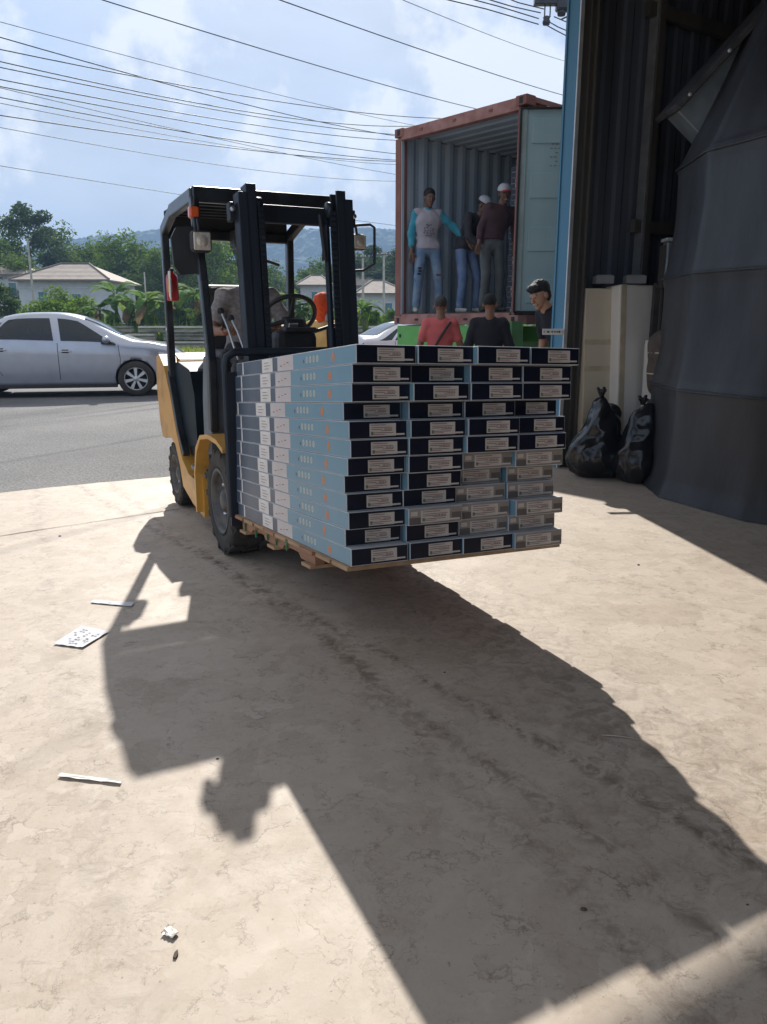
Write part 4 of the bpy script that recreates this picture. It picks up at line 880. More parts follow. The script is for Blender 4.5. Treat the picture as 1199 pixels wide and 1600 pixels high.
for x in (.085, CW_ - .085):
    for y in (.09, CL - .09):
        for z in (.06, CH_ - .045):
            m = MB(); m.box((x, y, z), (.178, .178, .118), CPNK if z < 1 else CRED, bev=.008); m.box((x, y - .0905 if y < 1 else y + .0905, z), (.055, .004, .075), RUBG, bev=.001); m.build('corner_casting', ct)
# doors: the right one swung wide (seen), the left one folded back along the side
def door(name_loc, rot, sg):
    d = empty('door', name_loc, rot); d.parent = ct
    m = MB(); m.box((.60, 0, CH_ / 2), (1.17, .05, CH_ - .34), DOORI, bev=.004)
    for k in range(4): m.box((.62, -.03 * sg, .42 + k * .64), (.93, .018, .30), DOORI, bev=.008)
    m.box((.045, -.032 * sg, CH_ / 2), (.09, .02, CH_ - .34), DOORF, bev=.004); m.box((1.13, -.032 * sg, CH_ / 2), (.08, .02, CH_ - .34), DOORF)
    m.build('leaf', d)
    m = MB(); m.box((.008, -.03 * sg, CH_ / 2), (.022, .07, CH_ - .30), RUBG); m.box((.6, -.03 * sg, .155), (1.18, .06, .02), RUBG); m.box((.6, -.03 * sg, CH_ - .16), (1.18, .06, .02), RUBG); m.build('seal', d)
    m = MB()
    for x in (.35, .85): m.tube([(x, .05 * sg, .12), (x, .05 * sg, CH_ - .12)], .017, WEDGE, 8)
    m.box((.6, .06 * sg, 1.1), (.5, .02, .03), WEDGE); m.build('locking_bar', d)
    if sg > 0:
        m = MB(); rn = random.Random(3)
        for k in range(6):
            for q in range(9):
                if rn.random() < .75: m.box((.40 + q * .05 + .015 * (k % 2), -.0405, 1.93 + k * .05), (.018 + .02 * rn.random(), .002, .014), mat('door_text', (.20, .26, .28), .6))
        m.build('data_text', d)
    return d
door((CW_ - .065, -.03, 0), -CT + R(-2), 1)
# cargo already stacked inside on the right: columns of the same cartons
ORD = 'lowest second third fourth fifth sixth seventh eighth ninth tenth eleventh twelfth thirteenth fourteenth fifteenth sixteenth seventeenth eighteenth nineteenth twentieth twenty-first twenty-second twenty-third twenty-fourth twenty-fifth twenty-sixth topmost'.split()
for k in range(27):
    o = bpy.data.objects.new('flat_carton', CM[('navy', k % 3)]); COL.objects.link(o)
    o.matrix_world = Matrix.Translation((CA.x, CA.y, CZ)) @ Matrix.Rotation(CT, 4, 'Z') @ Matrix.Translation((1.50 + rnd.uniform(-.01, .01), .86 + 1.575 + rnd.uniform(-.015, .015), .168 + k * .0735)) @ Matrix.Rotation(R(-90), 4, 'Z')
    tagit(o, f"navy ended carton, {ORD[k]} one up from the container floor in its stack", 'carton', 'cartons stacked inside the container')
# trailer
GRN_ = mat('trailer_green', (0.13, 0.42, 0.09), .45, col2=(0.16, 0.47, 0.12), scale=3, bump=.05)
tr = empty('truck_trailer', (CA.x, CA.y, 0), CT, 'bright green truck trailer carrying the red container', 'trailer')
m = MB(); m.box((CW_ / 2, .10, CZ - .17), (CW_ - .1, .16, .30), GRN_, bev=.008)
for x in (.12, .62, 1.25, 1.9): m.box((x, .015, CZ - .17), (.035, .01, .05), RUBG)
m.build('rear_beam', tr)
m = MB(); m.box((CW_ - .10, -.06, CZ - .17), (.30, .22, .42), mat('trailer_green_dark', (.07, .24, .06), .5), bev=.008); m.build('lamp_box', tr)
for x, c in ((CW_ - .10, ORG), (.2, ORG)):
    m = MB(); m.box((x, -.175 if x > 1 else .01, CZ - (.24 if x > 1 else .40)), (.16, .02, .09), c, bev=.006); m.box((x, -.165 if x > 1 else .02, CZ - (.24 if x > 1 else .40)), (.18, .015, .11), PLS); m.build('tail_lamp', tr)
m = MB()
for x in (.75, CW_ - .75): m.box((x, 3.2, CZ - .22), (.12, 6.2, .38), GRN_)
for y in (1, 2.6, 4.2, 5.8): m.box((CW_ / 2, y, CZ - .14), (CW_ - .2, .12, .2), GRN_)
m.build('chassis', tr)
for y in (1.1, 2.35):
    for x in (.25, CW_ - .25):
        wh = empty('wheel', (x, y, .5)); wh.parent = tr
        m = MB(); m.lathe([(.28, -.14), (.44, -.15), (.5, -.1), (.5, .1), (.44, .15), (.28, .14), (.28, -.14)], RUB, 32, 'x'); m.build('tyre', wh); m = MB(); m.lathe([(0, .0), (.1, .1), (.12, .02), (.27, .05), (.28, .13), (.285, -.13), (0, -.12)], RIM, 24, 'x'); m.build('rim', wh)
    m = MB(); m.tube([(.2, y, .5), (CW_ - .2, y, .5)], .06, BLK, 10); m.build('axle', tr)

# ================================================================== CARS
PAINT_S = mat('silver_paint', (0.42, 0.45, 0.52), .28, .55, var=.04, coat=1.0); PAINT_W = mat('white_paint', (0.70, 0.72, 0.75), .3, .1, var=.03, coat=1.0); CGLS = mat('car_glass', (0.008, 0.016, 0.024), .08, var=.1, coat=.15, spec=.5); TRIM = mat('car_trim', (0.02, 0.02, 0.022), .5); ALU = mat('alloy', (0.55, 0.57, 0.60), .3, .7, var=.05); HL = mat('head_lamp', (0.75, 0.78, 0.82), .08, .1, coat=1.0); TLR = mat('tail_red', (0.4, 0.01, 0.01), .15, coat=1)
def smooth_itp(pts):
    xs = np.array([p[0] for p in pts]); ys = np.array([p[1] for p in pts]); d = np.gradient(ys, xs)
    def f(x):
        i = int(np.clip(np.searchsorted(xs, x) - 1, 0, len(xs) - 2)); h = xs[i + 1] - xs[i]; t_ = min(max((x - xs[i]) / h, 0), 1)
        return (2 * t_ ** 3 - 3 * t_ ** 2 + 1) * ys[i] + (t_ ** 3 - 2 * t_ ** 2 + t_) * h * d[i] + (-2 * t_ ** 3 + 3 * t_ ** 2) * ys[i + 1] + (t_ ** 3 - t_ ** 2) * h * d[i + 1]
    return f
def sedan(name, loc, rz, paint, label, scale=1.0):
    # x forward, length 4.42 (rear bumper -2.15 .. nose 2.27), wheels at +-1.32
    root = empty(name, loc, rz, label, 'car', None, scale)
    topf = smooth_itp([(-2.16, .62), (-2.10, .95), (-1.75, 1.06), (-1.45, 1.10), (-1.15, 1.27), (-.75, 1.42), (-.2, 1.475), (.25, 1.45), (.65, 1.32), (1.05, 1.10), (1.25, 1.01), (1.7, .93), (2.05, .80), (2.22, .62), (2.27, .50)])
    belt = smooth_itp([(-2.16, .60), (-1.9, .90), (-1.2, .97), (0, .945), (1.1, .91), (1.7, .83), (2.05, .70), (2.27, .48)])
    hw = smooth_itp([(-2.16, .62), (-1.95, .77), (-1.5, .835), (0, .85), (1.3, .84), (1.85, .76), (2.15, .60), (2.27, .42)])
    roofw = smooth_itp([(-2.16, .58), (-1.6, .68), (-1.1, .58), (-.6, .55), (.2, .56), (.8, .60), (1.2, .68), (1.9, .64), (2.27, .38)])
    bot = lambda x: .20 if abs(x) < 1.95 else .20 + (abs(x) - 1.95) * .45
    NT = 22
    def sect(x, t_):     # t 0 sill .. .5 belt .. 1 roof centre; returns (y, z)
        b_, bl, tp, h, r_ = bot(x), belt(x), topf(x), hw(x), roofw(x); bl = min(bl, tp - .02)
        if t_ < .5:
            s_ = t_ / .5; z = b_ + (bl - b_) * s_; bulge = 1 - .085 * (1 - s_) ** 2.2 - .035 * s_ ** 2.5 + .008 * math.exp(-((s_ - .8) / .08) ** 2); return h * bulge, z
        s_ = (t_ - .5) / .5; q = math.sin(s_ * math.pi / 2) ** .8
        zt = bl + (tp - bl) * min(1, (1 - (1 - s_) ** 2.4)); y = h * .965 + (r_ - h * .965) * min(1, s_ / .62) ** 1.15 if s_ < .62 else r_ * math.cos((s_ - .62) / .38 * math.pi / 2) ** .8
        return y, zt
    def surf(x, t_, off=0): y, z = sect(x, t_); return y, z
    m = MB(); xs = [-2.16 + 4.43 * i / 110 for i in range(111)]; ts = [i / NT for i in range(NT + 1)]
    for sg in (-1, 1):
        vs = [(x, sg * sect(x, t_)[0], sect(x, t_)[1]) for x in xs for t_ in ts]; n = len(ts)
        m.add(vs, [(i * n + j, (i + 1) * n + j, (i + 1) * n + j + 1, i * n + j + 1) for i in range(110) for j in range(NT)], paint, True)
    for sx in (0, 110):   # end caps and floor
        x = xs[sx]; vs = [(x, -sect(x, t_)[0], sect(x, t_)[1]) for t_ in ts] + [(x, sect(x, t_)[0], sect(x, t_)[1]) for t_ in ts[::-1]]; m.add(vs, [tuple(range(len(vs)))], paint)
    vs = []; 
    for x in xs: vs += [(x, -sect(x, 0)[0], bot(x)), (x, sect(x, 0)[0], bot(x))]
    m.add(vs, [(2 * i, 2 * i + 1, 2 * i + 3, 2 * i + 2) for i in range(110)], TRIM)
    body = m.build('body', root)
    bm = bmesh.new(); bm.from_mesh(body.data); bmesh.ops.remove_doubles(bm, verts=bm.verts[:], dist=.0008); bmesh.ops.recalc_face_normals(bm, faces=bm.faces[:]); bm.to_mesh(body.data); bm.free()
    cut = MB()
    for x in (-1.32, 1.32):
        for sg in (-1, 1): cut.lathe([(0, sg * .62), (.345, sg * .62), (.345, sg * 1.0), (0, sg * 1.0)], TRIM, 40, 'y', (x, 0, .31), smooth=False)
    co = cut.build('cutter'); co.parent = root
    bo = body.modifiers.new('b', 'BOOLEAN'); bo.object = co; bo.operation = 'DIFFERENCE'; bo.solver = 'EXACT'
    dg = bpy.context.evaluated_depsgraph_get(); me = bpy.data.meshes.new_from_object(body.evaluated_get(dg)); body.modifiers.clear()
    if len(me.polygons) > 500: body.data = me
    bpy.data.objects.remove(co)
    # glass, as thin shells standing a few mm proud of the body
    def shell(x0f, x1f, t0, t1, mt, nm, sides=(-1, 1), off=.006, par=root, nx=18, ny=8):
        for sg in sides:
            m = MB(); vs = []
            for i in range(nx + 1):
                for j in range(ny + 1):
                    tt = t0 + (t1 - t0) * j / ny; xa, xb = x0f(j / ny), x1f(j / ny); x = xa + (xb - xa) * i / nx; y, z = sect(x, tt); y2, z2 = sect(x, tt + .01); nrm = Vector((0, z2 - z, -(y2 - y))).normalized(); vs.append((x, sg * (y + nrm.y * off), z + nrm.z * off))
            m.add(vs, [(i * (ny + 1) + j, (i + 1) * (ny + 1) + j, (i + 1) * (ny + 1) + j + 1, i * (ny + 1) + j + 1) for i in range(nx) for j in range(ny)], mt, True)
            m.build(nm, par, fix=False)
    shell(lambda s_: .12 - .05 * s_, lambda s_: 1.02 - .62 * s_, .515, .735, CGLS, 'front_window'); shell(lambda s_: -1.02 + .30 * s_, lambda s_: .0 - .06 * s_, .515, .735, CGLS, 'rear_window')
    shell(lambda s_: -1.42 + .50 * s_, lambda s_: -1.10 + .28 * s_, .52, .71, CGLS, 'quarter_window')
    # screens: span the width between the pillars
    def screen(x0, x1, nm):
        m = MB(); vs = []; nx, ny = 12, 12
        for i in range(nx + 1):
            x = x0 + (x1 - x0) * i / nx; wv = roofw(x) * .96
            for j in range(ny + 1):
                y = -wv + 2 * wv * j / ny; k = abs(y) / roofw(x); t_ = 1.0 - (math.acos(min(1, max(0, 1 - 0))) if 0 else 0)
                lo_, hi_ = .81, 1.0
                for _ in range(18):
                    md = (lo_ + hi_) / 2
                    if sect(x, md)[0] > abs(y): lo_ = md
                    else: hi_ = md
                vs.append((x + .004 * (1 if x0 > 0 else -1), y, sect(x, hi_)[1] + .008))
        m.add(vs, [(i * (ny + 1) + j, (i + 1) * (ny + 1) + j, (i + 1) * (ny + 1) + j + 1, i * (ny + 1) + j + 1) for i in range(nx) for j in range(ny)], CGLS, True); m.build(nm, root, fix=False)
    screen(.50, 1.10, 'windscreen'); screen(-1.42, -.82, 'rear_screen')
    # dark pillar trim, door gaps, handles, mirrors, lamps
    def gapline(xf, t0, t1, nm='door_gap'):
        for sg in (-1, 1):
            m = MB(); vs = []
            for j in range(15):
                tt = t0 + (t1 - t0) * j / 14; x = xf(j / 14); y, z = sect(x, tt); vs += [(x - .005, sg * (y + .0025), z), (x + .005, sg * (y + .0025), z)]
            m.add(vs, [(2 * j, 2 * j + 1, 2 * j + 3, 2 * j + 2) for j in range(14)], TRIM); m.build(nm, root, fix=False)
    gapline(lambda s_: .06 - .0 * s_, .07, .5); gapline(lambda s_: 1.08 - .06 * abs(s_ - .6), .07, .5); gapline(lambda s_: -1.02 + .16 * (1 - s_) ** 2, .12, .5)
    for x in (.18, -.86):
        for sg in (-1, 1):
            y, z = sect(x, .405); m = MB(); m.box((x, sg * (y + .018), z), (.20, .02, .022), ALU if 1 else paint, bev=.008); m.box((x, sg * (y + .004), z), (.11, .006, .06), TRIM, bev=.002); m.build('door_handle', root)
    for sg in (-1, 1):
        m = MB(); sdf_into(m, [(el((.88, sg * .96, 1.00), (.07, .10, .065)), paint)], .014, .01); m.prism([(.78, .93), (1.02, .92), (.90, .99), (.80, 1.0)], sg * .80, sg * .90, TRIM); m.build('wing_mirror', root, fix=False)
        m = MB(); vs = []
        for i in range(13):
            x = 1.72 + .44 * i / 12
            for j in range(5): t_ = .40 + .085 * (j / 4) * (1 - .25 * (1 - i / 12)); y, z = sect(x, t_); vs.append((x + .004, sg * (y + .006), z))
        m.add(vs, [(i * 5 + j, (i + 1) * 5 + j, (i + 1) * 5 + j + 1, i * 5 + j + 1) for i in range(12) for j in range(4)], HL, True); m.build('headlight', root, fix=False)
        m = MB(); vs = []
        for i in range(9):
            x = -2.12 + .34 * i / 8
            for j in range(5): t_ = .36 + .12 * (j / 4); y, z = sect(x, t_); vs.append((x - .004, sg * (y + .006), z))
        m.add(vs, [(i * 5 + j, (i + 1) * 5 + j, (i + 1) * 5 + j + 1, i * 5 + j + 1) for i in range(8) for j in range(4)], TLR, True); m.build('tail_lamp', root, fix=False)
        m = MB(); m.box((0, sg * .80, .20), (2.0, .05, .07), TRIM, bev=.01); m.build('sill', root)
    m = MB(); m.box((2.245, 0, .50), (.03, .8, .10), TRIM, bev=.01); m.box((2.26, 0, .33), (.03, .45, .11), mat('plate', (.7, .7, .68), .5)); m.build('grille', root)
    for x in (-1.32, 1.32):
        for sg in (-1, 1):
            wh = empty('wheel', (x, sg * .755, .31)); wh.parent = root
            m = MB(); y = sg
            m.lathe([(.20, -.09), (.28, -.10), (.305, -.075), (.31, -.03), (.31, .03), (.305, .075), (.28, .10), (.20, .09)], RUB, 44, 'y'); m.build('tyre', wh)
            m = MB(); m.lathe([(.205, y * .085), (.195, y * .095), (.188, y * .05), (.18, -y * .05), (0, -y * .05)], ALU, 36, 'y'); m.lathe([(0, y * .015), (.18, y * .015), (.18, y * .0)], TRIM, 24, 'y')
            for k in range(7):
                a = k * 2 * math.pi / 7; m.M = Matrix.Rotation(a, 4, 'Y'); m.prism([(-.016, .03), (.016, .03), (.030, .188), (-.030, .188)], y * .045, y * .085, ALU); m.M = Matrix.Identity(4)
            m.lathe([(0, y * .095), (.03, y * .094), (.048, y * .085), (.05, y * .04)], ALU, 18, 'y'); m.build('rim', wh)
    return root
# near-side wheels' line measured on the ground; scale a little over a small saloon
cdir = math.atan2(-.42, 2.93)
def carloc(front_contact, yaw, s_):  # place so that the camera-side front wheel stands on the given point
    e_ = Vector((math.cos(yaw), math.sin(yaw), 0)); l_ = Vector((-math.sin(yaw), math.cos(yaw), 0)); return Vector(front_contact) - e_ * 1.32 * s_ + l_ * .84 * s_
sc_ = 1.045; cdir = R(12); p = carloc((-4.86, 15.3, 0), cdir, 1.06); sedan('silver_car', (p.x, p.y, -.004), cdir, PAINT_S, 'silver four door saloon driving past on the road at the left edge', 1.06).scale = (1.10, 1.06, 1.085)
sedan('white_car', (.95, 20.0, -.004), R(20), PAINT_W, 'white saloon parked behind the forklift and the red container', 1.0)

# ================================================================== PEOPLE
def cl(lx, ly, z=.166): v = Vector((CA.x, CA.y, CZ)) + Vector((math.cos(CT), math.sin(CT), 0)) * lx + Vector((-math.sin(CT), math.cos(CT), 0)) * ly; return (v.x, v.y, CZ + z)
TEAL = mat('teal_sleeve', (0.03, 0.27, 0.38), .8, var=.12, sheen=.3, bump=.2); LGREY = mat('shirt_pale', (0.38, 0.36, 0.41), .85, var=.08, bump=.2); DENIM = mat('denim', (0.13, 0.22, 0.36), .85, col2=(0.24, 0.33, 0.44), scale=7, bump=.3, bscale=120); DENIMT = mat('denim_blue', (0.12, 0.19, 0.36), .85, col2=(0.2, 0.28, 0.44), scale=6, bump=.3, bscale=120)
DKRED = mat('shirt_maroon', (0.060, 0.030, 0.036), .85, bump=.2); DKB = mat('shirt_dark', (0.035, 0.035, 0.045), .85, bump=.2); GREYP = mat('trousers_grey', (0.10, 0.115, 0.12), .85, var=.15, bump=.3); PINK = mat('shirt_coral', (0.62, 0.14, 0.14), .85, var=.08, bump=.25); BLKS = mat('shirt_black', (0.012, 0.014, 0.022), .85, bump=.2); DRVS = mat("shirt_grey", (0.30, 0.275, 0.27), .85, var=.22, scale=40, bump=.2); YELS = mat('blouse_yellow', (0.62, 0.42, 0.16), .8, bump=.3); KHA = mat('trousers_dark', (0.03, 0.03, 0.035), .85)
# 1: raglan shirt, pointing down to his left
p1, D1 = person('man in pale shirt with teal sleeves and ripped jeans pointing down from the container', cl(.38, .32), R(8), dict(chs=(.01, -.02, 1.28), hd=(.015, -.06, 1.585), hpL=(.11, 0, .92), hpR=(-.08, 0, .92), elL=(.38, -.05, 1.20), wrL=(.58, -.14, .99), elR=(-.235, .02, 1.12), wrR=(-.235, -.05, .86), knL=(.16, -.03, .50), anL=(.20, .02, .08), toL=(.25, -.11, .035), knR=(-.13, -.03, .50), anR=(-.16, .0, .08), toR=(-.18, -.14, .035)), SKIN_D, LGREY, DENIM, 'mid', TEAL, HAIR, 'short', SHOE_W, (6, 10, 0), 1.03, grip=(.5, .9))
m = MB(); rn = random.Random(2)
for (zz_, wd_) in ((1.22, .06), (1.18, .13), (1.145, .11), (1.11, .14), (1.08, .08)):
    for k in range(4):
        x = -wd_ / 2 + wd_ * k / 3; m.box((x, -.118, zz_ + rn.uniform(-.008, .008)), (.022, .012, .007 + .010 * rn.random()), mat('shirt_ink', (.13, .14, .2), .8), rot=(0, rn.uniform(-.8, .8), 0))
m.build('shirt_print', p1)
m = MB()
for (x, z) in ((-.125, .63), (-.12, .59), (-.135, .55)): m.prism([(-.04, 0), (-.01, .018), (.04, .004), (.005, -.016)], -.004, .004, ink); m.v[-12:] = [(a + x, b - .105, c + z) for a, b, c in m.v[-12:]]
m.box((.155, -.098, .54), (.075, .02, .028), SKIN_D, rot=(0, .15, 0), bev=.008); m.build('jeans_rip', p1)
# 2: bending, cap
person('man bending forward in dark shirt, blue jeans and dark white cap inside the container', cl(.76, .80), R(38), dict(wst=(0, .05, 1.06), chs=(0, -.10, 1.22), nck=(0, -.24, 1.36), hd=(0, -.31, 1.47), shL=(.18, -.18, 1.32), shR=(-.18, -.18, 1.32), elL=(.24, -.28, 1.08), wrL=(.14, -.44, .92), elR=(-.24, -.26, 1.06), wrR=(-.12, -.42, .90), pel=(0, .05, .95), hpL=(.09, .05, .93), hpR=(-.09, .05, .93), knL=(.15, -.06, .52), knR=(-.10, -.02, .50), anL=(.18, -.02, .08), toL=(.20, -.17, .035)), SKIN_D, DKB, DENIMT, 'long', None, HAIR, 'crop', SHOE_W, (15, 32, 0), 1.02, 'cap2')
# 3: leaning at the cargo, red and white cap
person('smiling man in maroon shirt and red and white cap standing by the container cargo', cl(1.54, .50), R(12), dict(chs=(.05, -.02, 1.27), wst=(.0, .0, 1.07), nck=(.09, -.03, 1.44), shL=(.26, 0, 1.35), shR=(-.09, -.02, 1.40), pel=(-.03, 0, .95), hpL=(.06, 0, .92), hpR=(-.12, 0, .92), elR=(-.20, .0, 1.13), wrR=(-.26, -.12, .92), elL=(.32, .05, 1.14), wrL=(.31, .0, .92), knL=(.10, -.02, .5), knR=(-.12, -.05, .50), anR=(-.15, -.02, .08), toR=(-.18, -.16, .035), hd=(.11, -.07, 1.575)), SKIN_D, DKRED, GREYP, 'mid', None, HAIR, 'crop', SHOE_D, (-12, 14, -8), 1.0, 'cap', smile=True, hem=.99)
# 4 and 5: backs towards us
p4, D4 = person('man in coral shirt seen from behind with dark strap across his back', (.71, 10.0, 0), R(176), dict(elL=(.26, .0, 1.12), wrL=(.24, -.15, .92), elR=(-.26, .0, 1.12), wrR=(-.24, -.15, .92)), SKIN, PINK, KHA, 'short', None, HAIR_G, 'crop', SHOE_D, (0, 3, 0), .985)
m = MB(); m.tube([(-.13, .10, 1.41), (-.09, .128, 1.36), (0, .140, 1.22), (.08, .135, 1.08), (.14, .10, .98)], [.017] * 5, mat('strap_brown', (.05, .035, .03), .6), 8); m.build('strap', p4)
person('man in black shirt seen from behind watching the container', (1.23, 9.3, 0), R(172), dict(elL=(.25, .0, 1.12), wrL=(.2, -.18, .98), elR=(-.25, .0, 1.12), wrR=(-.2, -.18, .98)), SKIN, BLKS, KHA, 'long', None, HAIR, 'crop', SHOE_D, (-10, 6, 0), .985)
# 6: young man bending by the blue door edge
person('young man with thick black hair in black shirt bending and smiling by the blue door', (1.84, 8.12, 0), R(-66), dict(wst=(-.02, .02, 1.08), chs=(-.05, -.06, 1.26), nck=(-.09, -.15, 1.42), hd=(-.10, -.23, 1.535), shL=(.10, -.10, 1.38), shR=(-.24, -.10, 1.36), elR=(-.30, -.02, 1.10), wrR=(-.26, -.12, .90), elL=(.16, -.06, 1.10), wrL=(.12, -.20, .92)), SKIN_L, BLKS, KHA, 'short', None, HAIR, 'mop', SHOE_D, (10, 20, -4), 1.065, smile=True)
# 7: woman with orange headscarf behind the forklift
p7, D7 = person('woman in orange headscarf and yellow blouse standing behind the forklift', (-.62, 8.3, 0), R(150), dict(), SKIN, YELS, KHA, 'long', None, HAIR, 'short', SHOE_D, (20, 12, 0), .96)
SCF = mat('scarf_orange', (0.70, 0.085, 0.02), .8, var=.15, bump=.5, bscale=30); h = D7['hd']; m = MB()
sdf_into(m, [(el(tuple(h + (0, .03, .03)), (.10, .12, .125)), SCF), (rc(tuple(h + (0, .06, -.03)), tuple(h + (0, .05, -.09)), .07, .075), SCF)], .009, .03, lambda P: (P[:, 1] - h[1] + .07) * -1, wr=.005, wf=50); m.build('headscarf', p7, fix=False)
m = MB(); sdf_into(m, [(rc(tuple(h + (-.05, .03, -.10)), tuple(h + (.09, .0, -.02)), .055, .045), mat('scarf_pale', (.42, .45, .55), .8))], .009, .03, wr=.005, wf=50); m.build('face_cloth', p7, fix=False)
# 8: driver
dl = TRK + Vector((math.cos(TA), math.sin(TA), 0)) * -1.03 + Vector((-math.sin(TA), math.cos(TA), 0)) * .02
DZ = .98
pd, DD = person('forklift driver in grey shirt sitting behind the mast with one hand on a lever', (dl.x, dl.y, 0), TA + R(90), dict(pel=(0, 0, DZ + .30), hpL=(.10, 0, DZ + .28), hpR=(-.10, 0, DZ + .28), wst=(0, .0, DZ + .40), chs=(0, -.03, DZ + .57), nck=(0, -.07, DZ + .74), hd=(0, -.10, DZ + .87), shL=(.19, -.05, DZ + .68), shR=(-.19, -.05, DZ + .68),
    elR=(-.30, -.12, DZ + .44), wrR=(-.28, -.40, DZ + .43), elL=(.27, -.17, DZ + .45), wrL=(.12, -.42, DZ + .45), knL=(.17, -.44, DZ + .20), anL=(.17, -.52, DZ - .20), toL=(.17, -.66, DZ - .26), knR=(-.16, -.44, DZ + .20), anR=(-.16, -.52, DZ - .20), toR=(-.16, -.66, DZ - .26)), SKIN, DRVS, KHA, 'short', None, HAIR, 'short', SHOE_D, (0, 5, 0), .93, hem=.93)

# ================================================================== BEYOND THE ROAD
def atp(px, Y, py=None):
    if py is None: v = at(px, Y, 0); return v
    return patY(px, py, Y)
CONC = mat('old_concrete', (0.30, 0.28, 0.25), .9, col2=(0.13, 0.12, 0.11), scale=2.5, bump=.5, stretch=(.5, 1, 2)); CONL = mat('pale_concrete', (0.48, 0.45, 0.41), .85, var=.2, scale=3)
rb = random.Random(4); k = 0
for lay in range(3):
    for i in range(6):
        x = -19.5 + i * 4.1 + (lay % 2) * 1.3 + rb.uniform(-.2, .2); L_ = 3.9 + rb.uniform(-.3, .1); m = MB(); z = .14 + lay * .40
        m.box((0, 0, .10), (L_, .55 - lay * .05, .20), CONC, bev=.015); m.box((0, -.02, .28), (L_ * .995, .62 - lay * .05, .10), CONL if (i + lay) % 3 else CONC, bev=.012)
        for q in (-.4, .4): m.box((q * L_, 0, .355), (.16, .4, .05), STEELB)
        o = m.build('concrete_beam'); o.location = (x, 42.9 + lay * .12 + rb.uniform(-.05, .05), z); o.rotation_euler = (0, 0, rb.uniform(-.01, .01))
        tagit(o, f"weathered concrete beam in the {('lowest', 'middle', 'topmost')[lay]} course of the roadside stack, {('first', 'second', 'third', 'fourth', 'fifth', 'sixth')[i]} from the silver car side", 'concrete beam', 'stacked concrete beams across the road')
# leafy things
LEAF = {n: leafmat('leaf_' + n, a, b) for n, a, b in (('dark', (0.075, 0.12, 0.048), (0.036, 0.065, 0.030)), ('mid', (0.10, 0.17, 0.045), (0.048, 0.09, 0.028)), ('light', (0.14, 0.24, 0.035), (0.07, 0.13, 0.025)), ('lime', (0.20, 0.34, 0.04), (0.09, 0.19, 0.03)), ('banana', (0.11, 0.22, 0.045), (0.05, 0.12, 0.03)), ('dry', (0.22, 0.16, 0.09), (0.14, 0.09, 0.05)))}
BARK = mat('bark', (0.16, 0.13, 0.10), .9, var=.3, scale=6, bump=.6, stretch=(1, 1, .3))
def leaves(mb, centers, n, size, mt, rn, flat=.75):
    for _ in range(n):
        c, r = rn.choice(centers); 
        while True:
            d = Vector((rn.uniform(-1, 1), rn.uniform(-1, 1), rn.uniform(-1, 1)))
            if .05 < d.length < 1: break
        d = d.normalized() * (d.length ** .85 * 1.15); p = Vector(c) + Vector((d.x * r, d.y * r, d.z * r * flat)); s_ = size * rn.uniform(.6, 1.5)
        a = Vector((rn.gauss(0, 1), rn.gauss(0, 1), rn.gauss(0, .6))).normalized(); b_ = a.cross(Vector((rn.gauss(0, 1), rn.gauss(0, 1), rn.gauss(0, 1)))).normalized()
        mb.add([p - a * s_, p - b_ * s_ * .42, p + a * s_, p + b_ * s_ * .42], [(0, 1, 2, 3)], mt)
def make_tree(H_, W_, kind, seed, airy=False, size=.16, n=4200, tf=.35):
    rn = random.Random(seed); root = empty('tree'); m = MB()
    lean = Vector((rn.uniform(-.04, .04), rn.uniform(-.04, .04), 1)); top = lean * H_ * .93; m.tube([(0, 0, -.1), lean * H_ * .3, lean * H_ * .62, top], [H_ * .018, H_ * .013, H_ * .008, .02], BARK, 8)
    cs = []
    nb = 15 if airy else 20
    for i in range(nb):
        f_ = tf + (.95 - tf) * (i / (nb - 1)); a = i * 2.4 + rn.uniform(-.4, .4); ln = W_ * .5 * (1.05 - .75 * max(0, (f_ - .5) / .5) ** 1.5) * rn.uniform(.55, 1.05); p0 = lean * H_ * (f_ - .06); p2 = lean * H_ * f_ + Vector((math.cos(a) * ln, math.sin(a) * ln, H_ * rn.uniform(.0, .09)))
        m.tube([p0, p0.lerp(p2, .5) + Vector((0, 0, .02 * H_)), p2], [H_ * .006, H_ * .004, .02], BARK, 5)
        for q in (.55, .8, 1.0):
            c = p0.lerp(p2, q) + Vector((rn.uniform(-.4, .4), rn.uniform(-.4, .4), rn.uniform(-.2, .35))) * W_ * .10; cs.append((c, W_ * rn.uniform(.08, .14) * (1.15 if airy else 1.3)))
    cs.append((top, W_ * .09)); m.build('trunk', root)
    m = MB(); k1 = {'dark': ('dark', 'mid'), 'mid': ('mid', 'light'), 'light': ('light', 'mid')}[kind]
    h1 = [c for i, c in enumerate(cs) if i % 3]; h2 = [c for i, c in enumerate(cs) if i % 3 == 0]
    leaves(m, h1, int(n * .7), size, LEAF[k1[0]], rn); leaves(m, h2, int(n * .3), size, LEAF[k1[1]], rn); m.build('crown', root, fix=False); return root
protos = [make_tree(10, 6.4, 'dark', 1, True, .16, 9000, .25), make_tree(10, 6.5, 'mid', 2, False, .18, 5600, .2), make_tree(10, 7.5, 'light', 3, False, .18, 5200, .15), make_tree(10, 5.6, 'dark', 4, True, .16, 8500, .22), make_tree(10, 7.0, 'mid', 5, False, .19, 6200, .12)]
